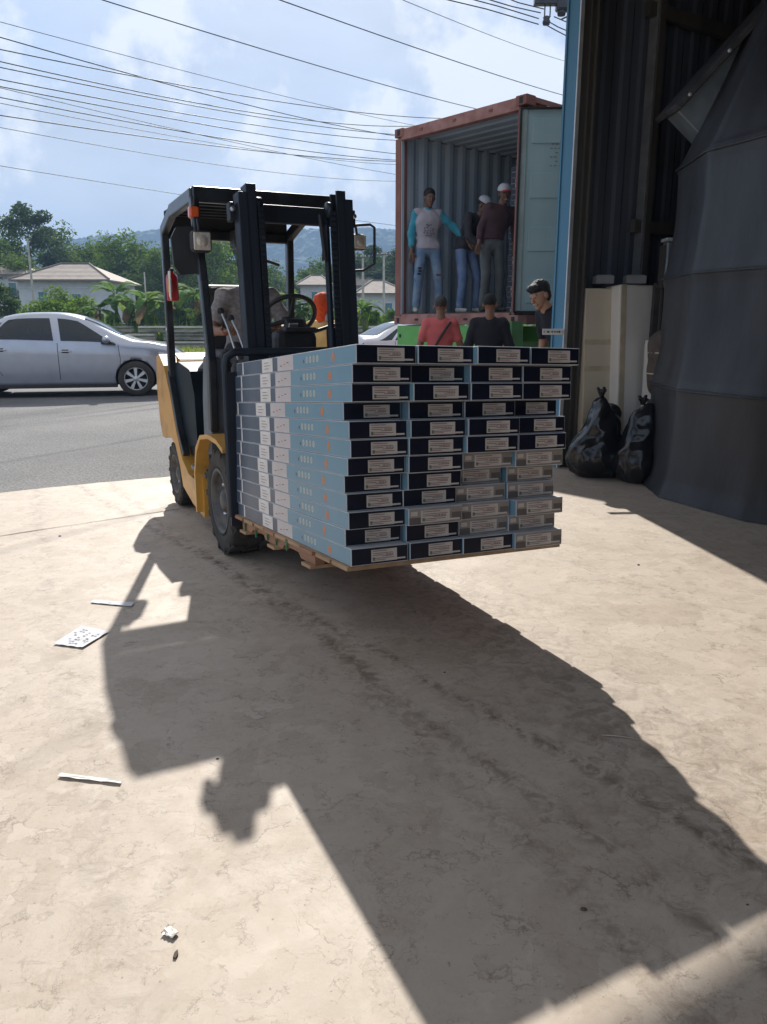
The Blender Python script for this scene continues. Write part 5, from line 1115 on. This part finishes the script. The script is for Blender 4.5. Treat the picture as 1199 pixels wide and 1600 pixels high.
tl = [ # px, distance, top py, proto, width factor, label
 (-8, 78, 372, 1, 1.0, 'tall dark tree cut by the left picture edge'), (24, 84, 343, 1, .85, 'airy tall tree behind the house, nearer the picture edge'), (64, 86, 333, 3, .95, 'tallest airy tree, rising right above the pale utility pole'),
 (100, 90, 366, 1, .9, 'dark tree between the tallest tree and the hill edge'), (135, 88, 386, 1, 1.2, 'mid green tree over the ridge end of the house roof'), (160, 96, 392, 4, 1.2, 'bushy tree right of the house roof'),
 (190, 84, 372, 2, .9, 'light green tree standing tall before the hill'), (216, 84, 388, 4, 1.0, 'round mid green tree beside the light green one'), (240, 78, 392, 1, 1.0, 'tree whose crown meets the forklift rear post'), (45, 70, 405, 4, 1.1, 'low bushy tree behind the house roof'),
 (270, 82, 396, 4, 1.1, 'tree seen between the forklift posts behind the mirror'), (305, 80, 388, 1, 1.0, 'tree seen behind the headlight of the forklift'), (338, 78, 368, 2, .9, 'feathery tree seen just left of the forklift mast'), (365, 84, 378, 4, 1.0, 'tree hidden partly by the thick mast rail'),
 (425, 98, 420, 1, 1.1, 'small far tree below the hill, in line with the driver'), (480, 100, 424, 4, 1.2, 'small far tree seen above the steering wheel'), (520, 96, 412, 1, 1.2, 'far tree hidden mostly by the mast rail near the container'),
 (558, 104, 400, 0, 1.3, 'far dark tree beside the small lamp guard'), (575, 110, 396, 3, 1.5, 'far airy tree between the two pale far poles'), (595, 108, 402, 1, 1.2, 'far green tree left of the red container post'), (625, 104, 396, 0, 1.3, 'far tree running behind the red container post')]
used = set()
for px, Y, py, pi_, wf, lab in tl:
    g = atp(px, Y); H_ = patY(px, py, Y).z
    o = protos[pi_] if pi_ not in used else copy_tree(protos[pi_]); used.add(pi_)
    o.location = (g.x, Y, 0); o.scale = (H_ / 10 * wf, H_ / 10 * wf, H_ / 10); o.rotation_euler = (0, 0, rb.uniform(0, 6.28)); tagit(o, lab, 'tree', 'trees beyond the road')
def bush(px, Y, wpx, py, kind, lab, seed, size=.12, n=5600):
    rn = random.Random(seed); g = atp(px, Y); H_ = patY(px, py, Y).z; W_ = wpx * Y / 1216; root = empty('bush', (g.x, Y, 0), 0, lab, 'bush', 'bushes across the road'); m = MB()
    cs = []
    for i in range(34):
        a = rn.uniform(0, 6.28); q = rn.uniform(0, 1) ** .6 * W_ * .42; h = H_ * (.86 - .42 * (q / (W_ * .5)) ** 2.2) * rn.uniform(.35, 1.0); cs.append((Vector((math.cos(a) * q, math.sin(a) * q, h)), W_ * rn.uniform(.11, .17)))
    cs.append((Vector((0, 0, H_ * .85)), W_ * .14))
    for c, r in cs[:9]: m.tube([(c.x * .2, c.y * .2, 0), c * .6, c], [.05, .03, .012], BARK, 5)
    m.build('stems', root); m = MB(); leaves(m, cs, n, size, LEAF[kind[0]], rn, .8); leaves(m, cs[::3], n // 3, size, LEAF[kind[1]], rn, .9); m.build('foliage', root, fix=False)
bush(95, 50, 118, 447, ('light', 'lime'), 'big rounded bush in front of the pale house', 1); bush(140, 48.5, 60, 478, ('mid', 'lime'), 'lower bush at the right foot of the big rounded one', 2, n=2600); bush(178, 47, 52, 488, ('lime', 'light'), 'low lime green bush under the banana plants', 3, n=2200); bush(222, 47, 66, 484, ('light', 'mid'), 'low green bush behind the concrete beams near the forklift', 4, n=2600)
bush(8, 47, 60, 432, ('mid', 'dark'), 'dark leafy bush at the left edge above the silver car', 5, n=3200); bush(285, 47, 60, 476, ('mid', 'light'), 'green bush seen through the forklift cab below the extinguisher', 6, n=2400); bush(330, 46, 60, 470, ('light', 'mid'), 'bush between the forklift front post and the mast', 7, n=2600); bush(470, 47, 60, 476, ('light', 'lime'), 'bush behind the woman in the orange headscarf', 8, n=2400); bush(575, 46, 46, 468, ('lime', 'light'), 'bright lime bush above the white car roof', 9, n=2600); bush(610, 50, 40, 478, ('light', 'dry'), 'yellowish bush by the foot of the container', 10, n=2000); bush(525, 50, 60, 478, ('light', 'mid'), 'bush hidden mostly behind the mast near the container', 12, n=2000)
def banana(px, Y, py, lab, seed, nl=9, dry=2):
    rn = random.Random(seed); g = atp(px, Y); H_ = patY(px, py, Y).z * 1.18; root = empty('banana_plant', (g.x, Y, 0), rn.uniform(0, 6), lab, 'banana plant', 'banana plants across the road'); m = MB(); hs = H_ * .55
    m.tube([(0, 0, 0), (.03, 0, hs * .6), (.05, .02, hs)], [.14, .11, .06], LEAF['light'], 8); m.build('stem', root); 
    for i in range(nl + dry):
        a = i * 2.4 + rn.uniform(-.3, .3); up = rn.uniform(.35, 1.25) if i < nl else -.3; ln = H_ * .52 * rn.uniform(.8, 1.15); m = MB(); vs = []; mt = LEAF['banana'] if i < nl and i % 3 else LEAF['light'] if i < nl else LEAF['dry']; N_ = 15; dirh = Vector((math.cos(a), math.sin(a), 0)); sd_ = Vector((-dirh.y, dirh.x, 0)); p = Vector((.05, .02, hs)); el_ = up; L_ = []
        for q in range(N_):
            f_ = q / (N_ - 1); wd_ = .30 * math.sin(min(1, f_ * 1.15 + .03) * math.pi) ** .6 * (H_ / 4.5) if f_ > .15 else .02; tr_ = .75 + .25 * rn.random()
            L_.append((p.copy(), wd_ * tr_, wd_ * (.75 + .25 * rn.random()))); p = p + (dirh * math.cos(el_) + Vector((0, 0, math.sin(el_)))) * ln / N_; el_ -= (.16 if i < nl else .10) * rn.uniform(.7, 1.3)
        for (q0, a0, b0), (q1, a1, b1) in zip(L_, L_[1:]):
            dr = Vector((0, 0, -.35)); g_ = .93
            for s1, w0, w1 in ((1, a0, a1), (-1, b0, b1)): m.add([q0, q1 if 0 else q0.lerp(q1, g_), q0.lerp(q1, g_) + (sd_ * s1 + dr) * w1, q0 + (sd_ * s1 + dr) * w0], [(0, 1, 2, 3)], mt)
        m.tube([l[0] for l in L_[::2]], [.022 - .0025 * j for j in range(len(L_[::2]))], LEAF['light'], 5); m.build('leaf', root, fix=False)
bl = [(160, 47, 455, 'banana plant with drooping leaves at the end of the big bush'), (186, 48, 418, 'tallest banana plant with one upright leaf beside the house'), (207, 47, 440, 'banana plant in the middle of the row left of the forklift'), (232, 46, 432, 'banana plant touching the forklift rear post'), (262, 48, 430, 'banana plant seen just inside the forklift rear post'), (312, 47, 420, 'banana plant seen behind the forklift front post'), (345, 46, 425, 'banana plant with broad leaf left of the mast'), (372, 48, 432, 'banana plant half hidden by the thick mast rail'),
      (432, 47, 430, 'banana plant with bright leaves right of the driver'), (458, 48, 436, 'banana plant crossing the far rear post of the cab'), (490, 47, 440, 'banana plant above the orange headscarf'), (565, 46, 452, 'banana plant above the white car beside the mast')]
for i, (px, Y, py, lab) in enumerate(bl): banana(px, Y, py, lab, 20 + i)
rn = random.Random(9); m = MB()
for i in range(14000):
    x = rn.uniform(-32, 14); y = rn.uniform(43.6, 47.5); h = rn.uniform(.5, 1.7) * (1 + .5 * mnoise.noise(Vector((x * .4, y, 0)))) ; a = rn.uniform(0, 6.28); q = Vector((math.cos(a), math.sin(a), 0)) * .05; b_ = Vector((rn.uniform(-.3, .3), rn.uniform(-.3, .3), 0)); p = Vector((x, y, 0)); z0 = h * rn.uniform(0, .6)
    m.add([p + Vector((0, 0, z0)) - q, p + Vector((0, 0, z0)) + q, p + b_ + Vector((0, 0, z0 + h * .6))], [(0, 1, 2)], LEAF[('light', 'mid', 'lime', 'mid')[i % 4]])
tagit(m.build('undergrowth', fix=False), kind='stuff')
# far tree belt at the foot of the hills (reads as one mass)
m = MB(); rn = random.Random(12)
cs = [(Vector((rn.uniform(-120, 60), rn.uniform(118, 150), rn.uniform(1.5, 7.5))), rn.uniform(2.2, 4.2)) for _ in range(260)]
leaves(m, cs, 15000, .50, LEAF['mid'], rn, .9); leaves(m, cs[::2], 7000, .5, LEAF['dark'], rn, .9); tagit(m.build('woods', fix=False), kind='stuff')

# houses
HW = mat('house_wall', (0.50, 0.53, 0.57), .85, var=.08, scale=1.5); ROOF = mat('roof_tile', (0.40, 0.34, 0.29), .8, col2=(0.32, 0.27, 0.235), scale=2, bump=.2); RDG = mat('roof_ridge', (0.16, 0.145, 0.13), .8); WGL = mat('window_glass', (0.05, 0.16, 0.19), .2, spec=.7); WFR = mat('window_frame', (0.55, 0.56, 0.56), .6)
def house(px0, px1, Y, eave_py, ridge_py, lab, dep=7.0, over=.45, win=((.68, .6),), rid=(.33, .62)):
    A = patY(px0, eave_py, Y); B = patY(px1, eave_py, Y); ze = A.z; L_ = B.x - A.x; zr = patY((px0 + px1) / 2, ridge_py, Y + dep * .4).z
    root = empty('house', (A.x, Y, 0), 0, lab, 'house', 'houses across the road'); m = MB(); m.box((L_ / 2, over + dep / 2, ze / 2), (L_ - 2 * over, dep, ze), HW); m.box((L_ / 2, over - .02, ze - .55), (L_ - 2 * over + .02, .05, .06), WFR); m.build('wall', root)
    m = MB(); x0, x1, y0, y1 = 0, L_, 0, dep + 2 * over; ra, rb_ = L_ * rid[0], L_ * rid[1]; ym = (y0 + y1) / 2; nrow = 12
    vs = [(x0, y0, ze), (x1, y0, ze), (x1, y1, ze), (x0, y1, ze), (ra, ym, zr), (rb_, ym, zr), (x0, y0, ze - .09), (x1, y0, ze - .09), (x1, y1, ze - .09), (x0, y1, ze - .09)]
    m.add(vs, [(6, 7, 1, 0), (7, 8, 2, 1), (8, 9, 3, 2), (9, 6, 0, 3), (9, 8, 7, 6), (1, 2, 5), (3, 0, 4), (2, 3, 4, 5)], ROOF)
    for i in range(nrow):    # tile courses, each stepped over the one below
        f0, f1 = i / nrow, (i + 1) / nrow; P_ = lambda s_, f_: Vector((x0 + (ra - x0) * f_, y0 + ym * f_, ze + (zr - ze) * f_)) if s_ else Vector((x1 + (rb_ - x1) * f_, y0 + ym * f_, ze + (zr - ze) * f_))
        a_, b_, c_2, d_ = P_(1, f0), P_(0, f0), P_(0, f1), P_(1, f1); u_ = Vector((0, 0, .045)); m.add([a_ + u_, b_ + u_, c_2 + u_ * .2, d_ + u_ * .2, a_, b_], [(0, 1, 2, 3), (4, 5, 1, 0)], ROOF)
    m.build('roof', root); m = MB()
    for a_, b_ in (((x0, y0, ze), (ra, ym, zr)), ((x1, y0, ze), (rb_, ym, zr)), ((ra, ym, zr), (rb_, ym, zr))): m.tube([Vector(a_) + Vector((0, 0, .06)), Vector(b_) + Vector((0, 0, .06))], .07, RDG, 6)
    m.build('ridge', root); m = MB(); m.box((L_ / 2, -.02, ze - .05), (L_, .06, .12), RDG); m.build('gutter', root)
    for f_, hh in win:
        w_ = MB(); w_.box((L_ * f_, over - .03, ze - 1.55 * hh - .3), (.75, .06, 1.2), WFR); o = w_.build('window', root); w_ = MB(); w_.box((L_ * f_, over - .065, ze - 1.55 * hh - .3), (.62, .02, 1.05), WGL); w_.build('pane', o)
house(14, 171, 60, 437, 411, 'pale hip roofed house behind the big bush', win=((.30, .7), (.64, .8), (.66, .8))[:2]); house(-45, 42, 68, 428, 413, 'second hip roofed house at the left edge behind the pale one'); house(182, 262, 86, 446, 432, 'low far house roof above the banana plants', win=((.4, .6),)); house(462, 520, 84, 445, 430, 'far grey roof seen above the orange headscarf', win=((.5, .6),)); house(555, 640, 72, 458, 438, 'pale far house left of the container post', win=((.25, .7), (.62, .7)), rid=(.3, .5)); house(520, 600, 98, 446, 432, 'farthest low house between the mast and the far poles', win=((.6, .7),)); house(290, 345, 90, 447, 436, 'low far house seen through the cab', win=((.5, .7),))
# poles
PCON = mat('pole_concrete', (0.42, 0.42, 0.38), .85, var=.15, scale=3)
def pole(px, Y, py, lab, r=.11, arm=True, name='utility_pole'):
    g = atp(px, Y); H_ = patY(px, py, Y).z; root = empty(name, (g.x, Y, 0), 0, lab, 'utility pole'); m = MB(); m.tube([(0, 0, 0), (0, 0, H_)], [r, r * .7], PCON, 8); m.build('shaft', root)
    if arm: m = MB(); m.box((0, -.1, H_ - .3), (1.2, .08, .08), STEELB); [m.lathe([(0, 0), (.05, 0), (.03, .12), (0, .12)], WFR, 8, 'z', (x, -.1, H_ - .26)) for x in (-.5, -.15, .2, .5)]; m.build('crossarm', root)
    return root
pole(60, 52, 372, 'slim pale pole standing in front of the house roof', .09, False); pole(568, 66, 396, 'pale far pole nearer the forklift mast', .12, True); pole(600, 66, 392, 'pale far pole nearer the container post', .12, True); pole(233, 70, 425, 'short far pole beside the forklift rear post', .09, False)
# power lines: long spans from a pole out of frame on the left to poles hidden behind the container
WIRE = mat('wire_black', (0.03, 0.032, 0.04), .5)
wl = [(0, 34, 653, 197, .3, 'thin'), (0, 58, 616, 212, .5, ''), (0, 77, 691, 185, .75, ''), (0, 96, 645, 197, 1.0, ''), (0, 105, 616, 210, .5, ''), (0, 124, 616, 219, .55, ''), (0, 135, 616, 240, .3, ''), (0, 152, 616, 250, .5, ''), (0, 161, 616, 257, .6, 'thin'), (0, 180, 616, 252, .5, ''), (0, 137, 616, 272, .3, 'thin'), (0, 199, 616, 283, .7, 'thin'), (0, 259, 616, 352, .15, 'thin'), (161, 0, 740, 169, .25, ''), (438, 0, 885, 150, .2, ''), (630, 0, 885, 96, .2, 'thin')]
rank = ['highest of the bundle at the left edge', 'second highest of the bundle, crossing the next ones', 'third from the top at the left edge', 'fourth from the top at the left edge', 'fifth from the top at the left edge', 'sixth from the top, in the middle of the bundle', 'seventh one, starting level with the crossing thin wire', 'ninth from the top at the left edge', 'tenth from the top, just under the ninth', 'lowest thick one of the bundle', 'thin one crossing the bundle diagonally downward', 'lone thin one just below the bundle', 'lowest one, passing behind the forklift roof', 'steep one passing over the container top corner', 'steep one high above the container', 'steepest thin one near the blue door edge']
for (x0, y0, x1, y1, sg_, th), lab in zip(wl, rank):
    q0 = patY(x0, y0, 17); q1 = patY(x1, y1, 42); d = q1 - q0; pts = []; m = MB()
    for k in range(41):
        t_ = -.35 + 1.75 * k / 40; p = q0 + d * t_; p.z -= sg_ * 4 * .35 * t_ * (1 - t_); pts.append(p)
    r_ = .007 if th else .0115; m.tube(pts, [r_ * (.8 + .9 * k / 40) for k in range(41)], WIRE, 5); o = m.build('power_line', fix=False); tagit(o, 'black overhead power line, ' + lab, 'power line', 'overhead power lines')
# insulators and their pole behind the blue door edge
g = patY(905, 20, 20.0); ip = empty('insulator_pole', (g.x, 20.0, 0), 0, 'dark pole top with insulators and cables beside the blue door edge', 'utility pole'); m = MB(); m.tube([(0.1, 0, 0), (.1, 0, g.z + 1.2)], [.15, .11], PCON, 10); m.build('shaft', ip)
m = MB(); zz_ = g.z; m.M = Matrix.Translation((0, 0, zz_)) @ Matrix.Scale(1.54, 4) @ Matrix.Translation((0, 0, -zz_)); m.box((-.30, 0, zz_ + .16), (.75, .12, .12), BLK, bev=.01); m.box((-.22, 0, zz_ + .10), (.26, .16, .16), BLK, bev=.03); m.box((-.1, 0, zz_ - .02), (.34, .02, .02), BLK, rot=(0, -.4, 0)); m.build('crossarm', ip)
for (x, z, s_) in ((-.48, -.11, 1.0), (-.26, .02, 1.15)):
    m = MB(); m.M = Matrix.Translation((0, 0, zz_)) @ Matrix.Scale(1.54, 4) @ Matrix.Translation((0, 0, -zz_)); m.lathe([(0, -.06 * s_), (.05 * s_, -.05 * s_), (.06 * s_, -.01), (.045 * s_, .02), (.055 * s_, .05), (.02, .07), (0, .07)], BLK, 12, 'z', (x, 0, zz_ + z)); m.tube([(x - .03, 0, zz_ + z + .05), (x - .03, 0, zz_ + .16)], .01, BLK, 6); m.tube([(x + .05, 0, zz_ + z + .05), (x + .05, 0, zz_ + .16)], .01, BLK, 6); m.build('insulator', ip)
for i, (x0, y0, x1, y1, x2, y2) in enumerate(((668, -8, 760, 14, 842, 38), (690, -14, 780, 10, 842, 29), (720, -14, 800, 10, 845, 20), (770, -12, 810, 4, 850, 14), (848, 36, 870, 48, 905, 66), (858, 34, 872, 42, 905, 56), (866, 26, 880, 32, 905, 42))):
    if i < 4: P_ = [patY(x0 - (x1 - x0) * 1.5, y0 - (y1 - y0) * 1.7, 18.0), patY(x0, y0, 19.3), patY(x1, y1, 19.6), patY(x2, y2, 20)]
    else: P_ = [patY(x0, y0, 20), patY(x1, y1, 20.2), patY(x2, y2, 20.5)]
    m = MB(); m.tube(P_, .012, WIRE, 5); o = m.build('service_cable', fix=False); tagit(o, 'black cable ' + ('running from the frame top to the insulators, ' + ('lowest', 'second lowest', 'third lowest', 'highest')[i] if i < 4 else 'dropping from the insulators to the blue edge, ' + ('lowest', 'middle', 'highest')[i - 4]) + ' one', 'cable', 'cables at the insulators')

# ================================================================== LITTER ON THE FLOOR
PAP = mat('paper', (0.66, 0.67, 0.70), .8, var=.08, scale=12); PRT = mat('paper_print', (0.34, 0.36, 0.42), .8)
def gp(px, py, z=0.0):
    q = R(13.556); r_ = Vector(((px - 599.5) / 1216, math.cos(q) + (800 - py) / 1216 * math.sin(q), -math.sin(q) + (800 - py) / 1216 * math.cos(q))); t_ = (z - 1.362) / r_.z; return Vector((0, 0, 1.362)) + r_ * t_
def sheet(cs_, name, lab, cat, mt, prints=0, th=.0012, curl=.006, n=10):
    P_ = [gp(*c) for c in cs_]; m = MB(); g = []
    for i in range(n + 1):
        for j in range(n + 1):
            u_, v_ = i / n, j / n; p = P_[0] * (1 - u_) * (1 - v_) + P_[1] * u_ * (1 - v_) + P_[2] * u_ * v_ + P_[3] * (1 - u_) * v_; p.z = .004 + curl * (abs(mnoise.noise(Vector((u_ * 3 + P_[0].x, v_ * 3, 0)))) + .8 * max(0, abs(u_ - .5) * 2 - .7)); g.append(p)
    top = [Vector((p.x, p.y, p.z + th)) for p in g]; f1 = [(i * (n + 1) + j, (i + 1) * (n + 1) + j, (i + 1) * (n + 1) + j + 1, i * (n + 1) + j + 1) for i in range(n) for j in range(n)]
    m.add(top, f1, mt, True); m.add(g, f1, mt, True); rn = random.Random(prints)
    for k in range(prints):
        i, j = rn.randrange(1, n - 1), rn.randrange(1, n - 1); a_, b_, c_2, d_ = [top[q] for q in f1[i * n + j]]; u_ = Vector((0, 0, .0012)); m.add([a_.lerp(b_, .1) + u_, a_.lerp(b_, .8) + u_, d_.lerp(c_2, .8).lerp(a_.lerp(b_, .8), .55) + u_, d_.lerp(c_2, .1).lerp(a_.lerp(b_, .1), .55) + u_], [(0, 1, 2, 3)], PRT)
    return tagit(m.build(name, fix=False), lab, cat)
sheet([(84, 1008), (130, 1014), (172, 988), (128, 979)], 'paper_sheet', 'crumpled printed paper sheet lying by the forklift shadow edge', 'paper', PAP, 34)
sheet([(142, 943), (206, 949), (210, 943), (146, 938)], 'paper_strip', 'short white paper strip crossing the narrow post shadow', 'paper strip', PAP, 3, curl=.003)
sheet([(91, 1216), (189, 1227), (191, 1222), (96, 1210)], 'plastic_strip', 'long thin white strip lying on the sunlit floor at left', 'plastic strip', mat('strip_white', (0.70, 0.70, 0.66), .35, coat=.3), 2, curl=.006)
sheet([(252, 1462), (270, 1470), (280, 1460), (264, 1448)], 'plastic_scrap', 'small crumpled clear plastic scrap on the sunlit floor', 'plastic scrap', mat('scrap_clear', (0.30, 0.27, 0.23), .3, coat=.2), 4, curl=.006, n=6)
DRY = mat('dry_leaf', (0.08, 0.06, 0.045), .8); m = MB(); g = gp(275, 1493); m.prism([(-.004, -.010), (.003, -.011), (.005, .002), (.001, .013), (-.004, .004)], .001, .005, DRY, axis='z'); o = m.build('dry_leaf'); o.location = g; tagit(o, 'tiny dark dry leaf below the clear plastic scrap', 'leaf')
m = MB(); m.tube([(0, 0, .004), (.03, -.01, .008), (.075, -.012, .004), (.115, -.03, .005)], [.0018, .0022, .002, .001], mat('straw', (.45, .40, .32), .7), 5); o = m.build('straw'); o.location = gp(940, 1150); tagit(o, 'thin pale straw lying across the right edge of the load shadow', 'straw')
STN = mat('pebble', (0.10, 0.085, 0.07), .9)
for i, (px, py, s_, lab) in enumerate(((998, 883, .018, 'small pebble alone on the sunlit floor at right'), (340, 1186, .011, 'dark pebble in the headlamp shadow'), (695, 1051, .012, 'brown pebble inside the load shadow'), (912, 1422, .018, 'rust brown crumb in the lower load shadow'), (1168, 1414, .008, 'dark crumb near the right picture edge'), (94, 838, .02, 'pebble on the floor joint at left'))):
    m = MB(); s_ *= .45; sdf_into(m, [(el((0, 0, s_ * .3), (s_, s_ * .7, s_ * .45)), STN)], s_ * .3, .01, wr=s_ * .12, wf=3 / s_); o = m.build('pebble', fix=False); o.location = gp(px, py); tagit(o, lab, 'pebble')

# ================================================================== HAZE
hz = bpy.data.materials.new('haze'); hz.use_nodes = True; t = hz.node_tree; t.nodes.clear(); o_ = t.nodes.new('ShaderNodeOutputMaterial'); v = t.nodes.new('ShaderNodeVolumePrincipled'); v.inputs['Color'].default_value = (.42, .64, 1.0, 1); v.inputs['Density'].default_value = .0008; v.inputs['Anisotropy'].default_value = 0.0; t.links.new(v.outputs[0], o_.inputs['Volume'])
m = MB(); m.box((0, 875, 72), (2520, 2070, 146.1), hz); tagit(m.build('haze'), kind='stuff')
